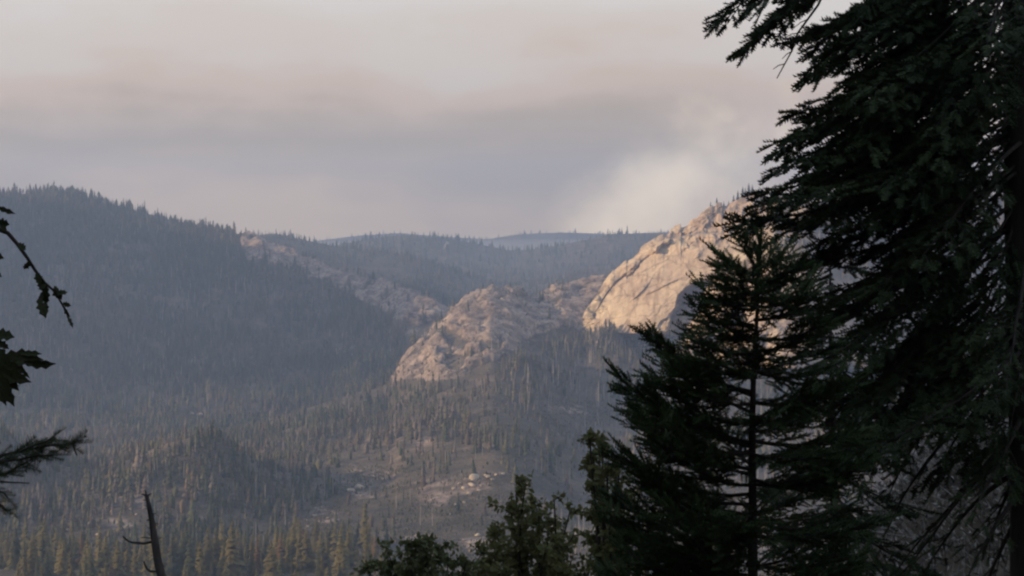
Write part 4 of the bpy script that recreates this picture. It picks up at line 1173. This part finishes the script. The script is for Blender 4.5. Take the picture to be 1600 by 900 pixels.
# ------------------------------------------------------------------ dry brush on the shaded slope behind the fir
rb = np.random.default_rng(55); b = Buf()
n = 6500
bx = 17 + rb.normal(0, 5.0, n); by = 60 + rb.normal(0, 12, n); k = (by > 34) & (bx > 6); bx, by = bx[k], by[k]; bz = near_z(bx, by); n = len(bx)
d = unit(np.stack([rb.normal(0, .6, n), rb.normal(0, .6, n), np.abs(rb.normal(.5, .4, n))], -1)); ln = rb.uniform(.5, 2.4, n)
p0 = np.stack([bx, by, bz], -1); p1 = p0 + d * ln[:, None]; sd = unit(np.cross(d, rb.normal(0, 1, (n, 3)))) * .03
b.add(np.stack([p0 - sd, p0 + sd, p1], 1).reshape(-1, 3), np.arange(3 * n).reshape(-1, 3))
m_ = 26000; i = rb.integers(0, n, m_); c = p0[i] + d[i] * (ln[i] * rb.uniform(.2, 1, m_))[:, None] + rb.normal(0, .16, (m_, 3)); u1 = unit(rb.normal(0, 1, (m_, 3))); u2 = unit(np.cross(u1, rb.normal(0, 1, (m_, 3)))); sz = rb.uniform(.05, .19, m_)[:, None] 
b.add(np.stack([c - u1 * sz, c + u2 * sz * .6, c + u1 * sz], 1).reshape(-1, 3), np.arange(3 * m_).reshape(-1, 3))
tag(obj('dry_brush', b.build('dry_brush', M_brush)), 'pale dry brush on the shaded slope behind the lower fir limbs', 'brush', kind='stuff')

# ------------------------------------------------------------------ smoke wisps and haze
def volume_mat(name, col, dens, aniso=0.2):
    m = bpy.data.materials.new(name); m.use_nodes = True; nt = m.node_tree; nt.nodes.clear()
    o_ = nt.nodes.new('ShaderNodeOutputMaterial'); v = nt.nodes.new('ShaderNodeVolumePrincipled')
    v.inputs['Color'].default_value = col; v.inputs['Density'].default_value = dens; v.inputs['Anisotropy'].default_value = aniso
    nt.links.new(v.outputs[0], o_.inputs['Volume'])
    return m
M_smoke = volume_mat('smoke', (0.95, 0.95, 0.97, 1), 0.06)
def wisp(px_, py_, Y, size, drift, label, seed):
    r = np.random.default_rng(seed); b = Buf(); p = np.zeros(3); pts = []; rad = []
    for i in range(12):
        pts.append(p.copy()); rad.append(size * (.22 + .5 * (i / 11) ** .8) * r.uniform(.75, 1.2)); p = p + np.array((drift * size * (.12 + .3 * i / 11), 0, size * .34)) + r.normal(0, size * .06, 3)
    rad[0] = size * .08; rad[-1] = size * .1
    b.tube(pts, rad, 12); o = obj('smoke_wisp', b.build('smoke_wisp', M_smoke, True)); o.location = P(px_, py_, Y)
    tag(o, label, 'smoke', kind='stuff')
q = B2.hit(692, 388); wisp(692, 392, q[1] - 25, 8, .8, 'small white smoke wisp rising from the dark middle ridge', 1)
q = NT.hit(243, 650); wisp(246, 650, q[1] - 25, 5, -1.3, 'faint smoke wisp drifting over the valley floor', 2)

import bmesh as _bm
bk = _bm.new(); _bm.ops.create_icosphere(bk, subdivisions=4, radius=1); me = bpy.data.meshes.new('smoke_bank'); bk.to_mesh(me); bk.free()
me.materials.append(volume_mat('smoke_bank', (0.80, 0.84, 0.92, 1), 0.00028)); me.polygons.foreach_set('use_smooth', np.ones(len(me.polygons), dtype=bool))
o = obj('smoke_bank', me, None, (150, 6200, -95)); o.scale = (2300, 1300, 112); tag(o, 'thin pale smoke bank lying over the farthest ridges', 'smoke', kind='stuff')
me = bpy.data.meshes.new('haze')
x0, x1, y0, y1, z0, z1 = -6600, 7100, -1000, 8900, -301, 440
Vh = [(x, y, z) for x in (x0, x1) for y in (y0, y1) for z in (z0, z1)]
me.from_pydata(Vh, [], [(0, 1, 3, 2), (4, 6, 7, 5), (0, 4, 5, 1), (2, 3, 7, 6), (0, 2, 6, 4), (1, 5, 7, 3)])
me.update(); me.materials.append(volume_mat('haze_air', HAZE_COL, HAZE_DENS, 0.15))
tag(obj('haze', me), 'thin blue smoke haze filling the whole valley', 'haze', kind='stuff')
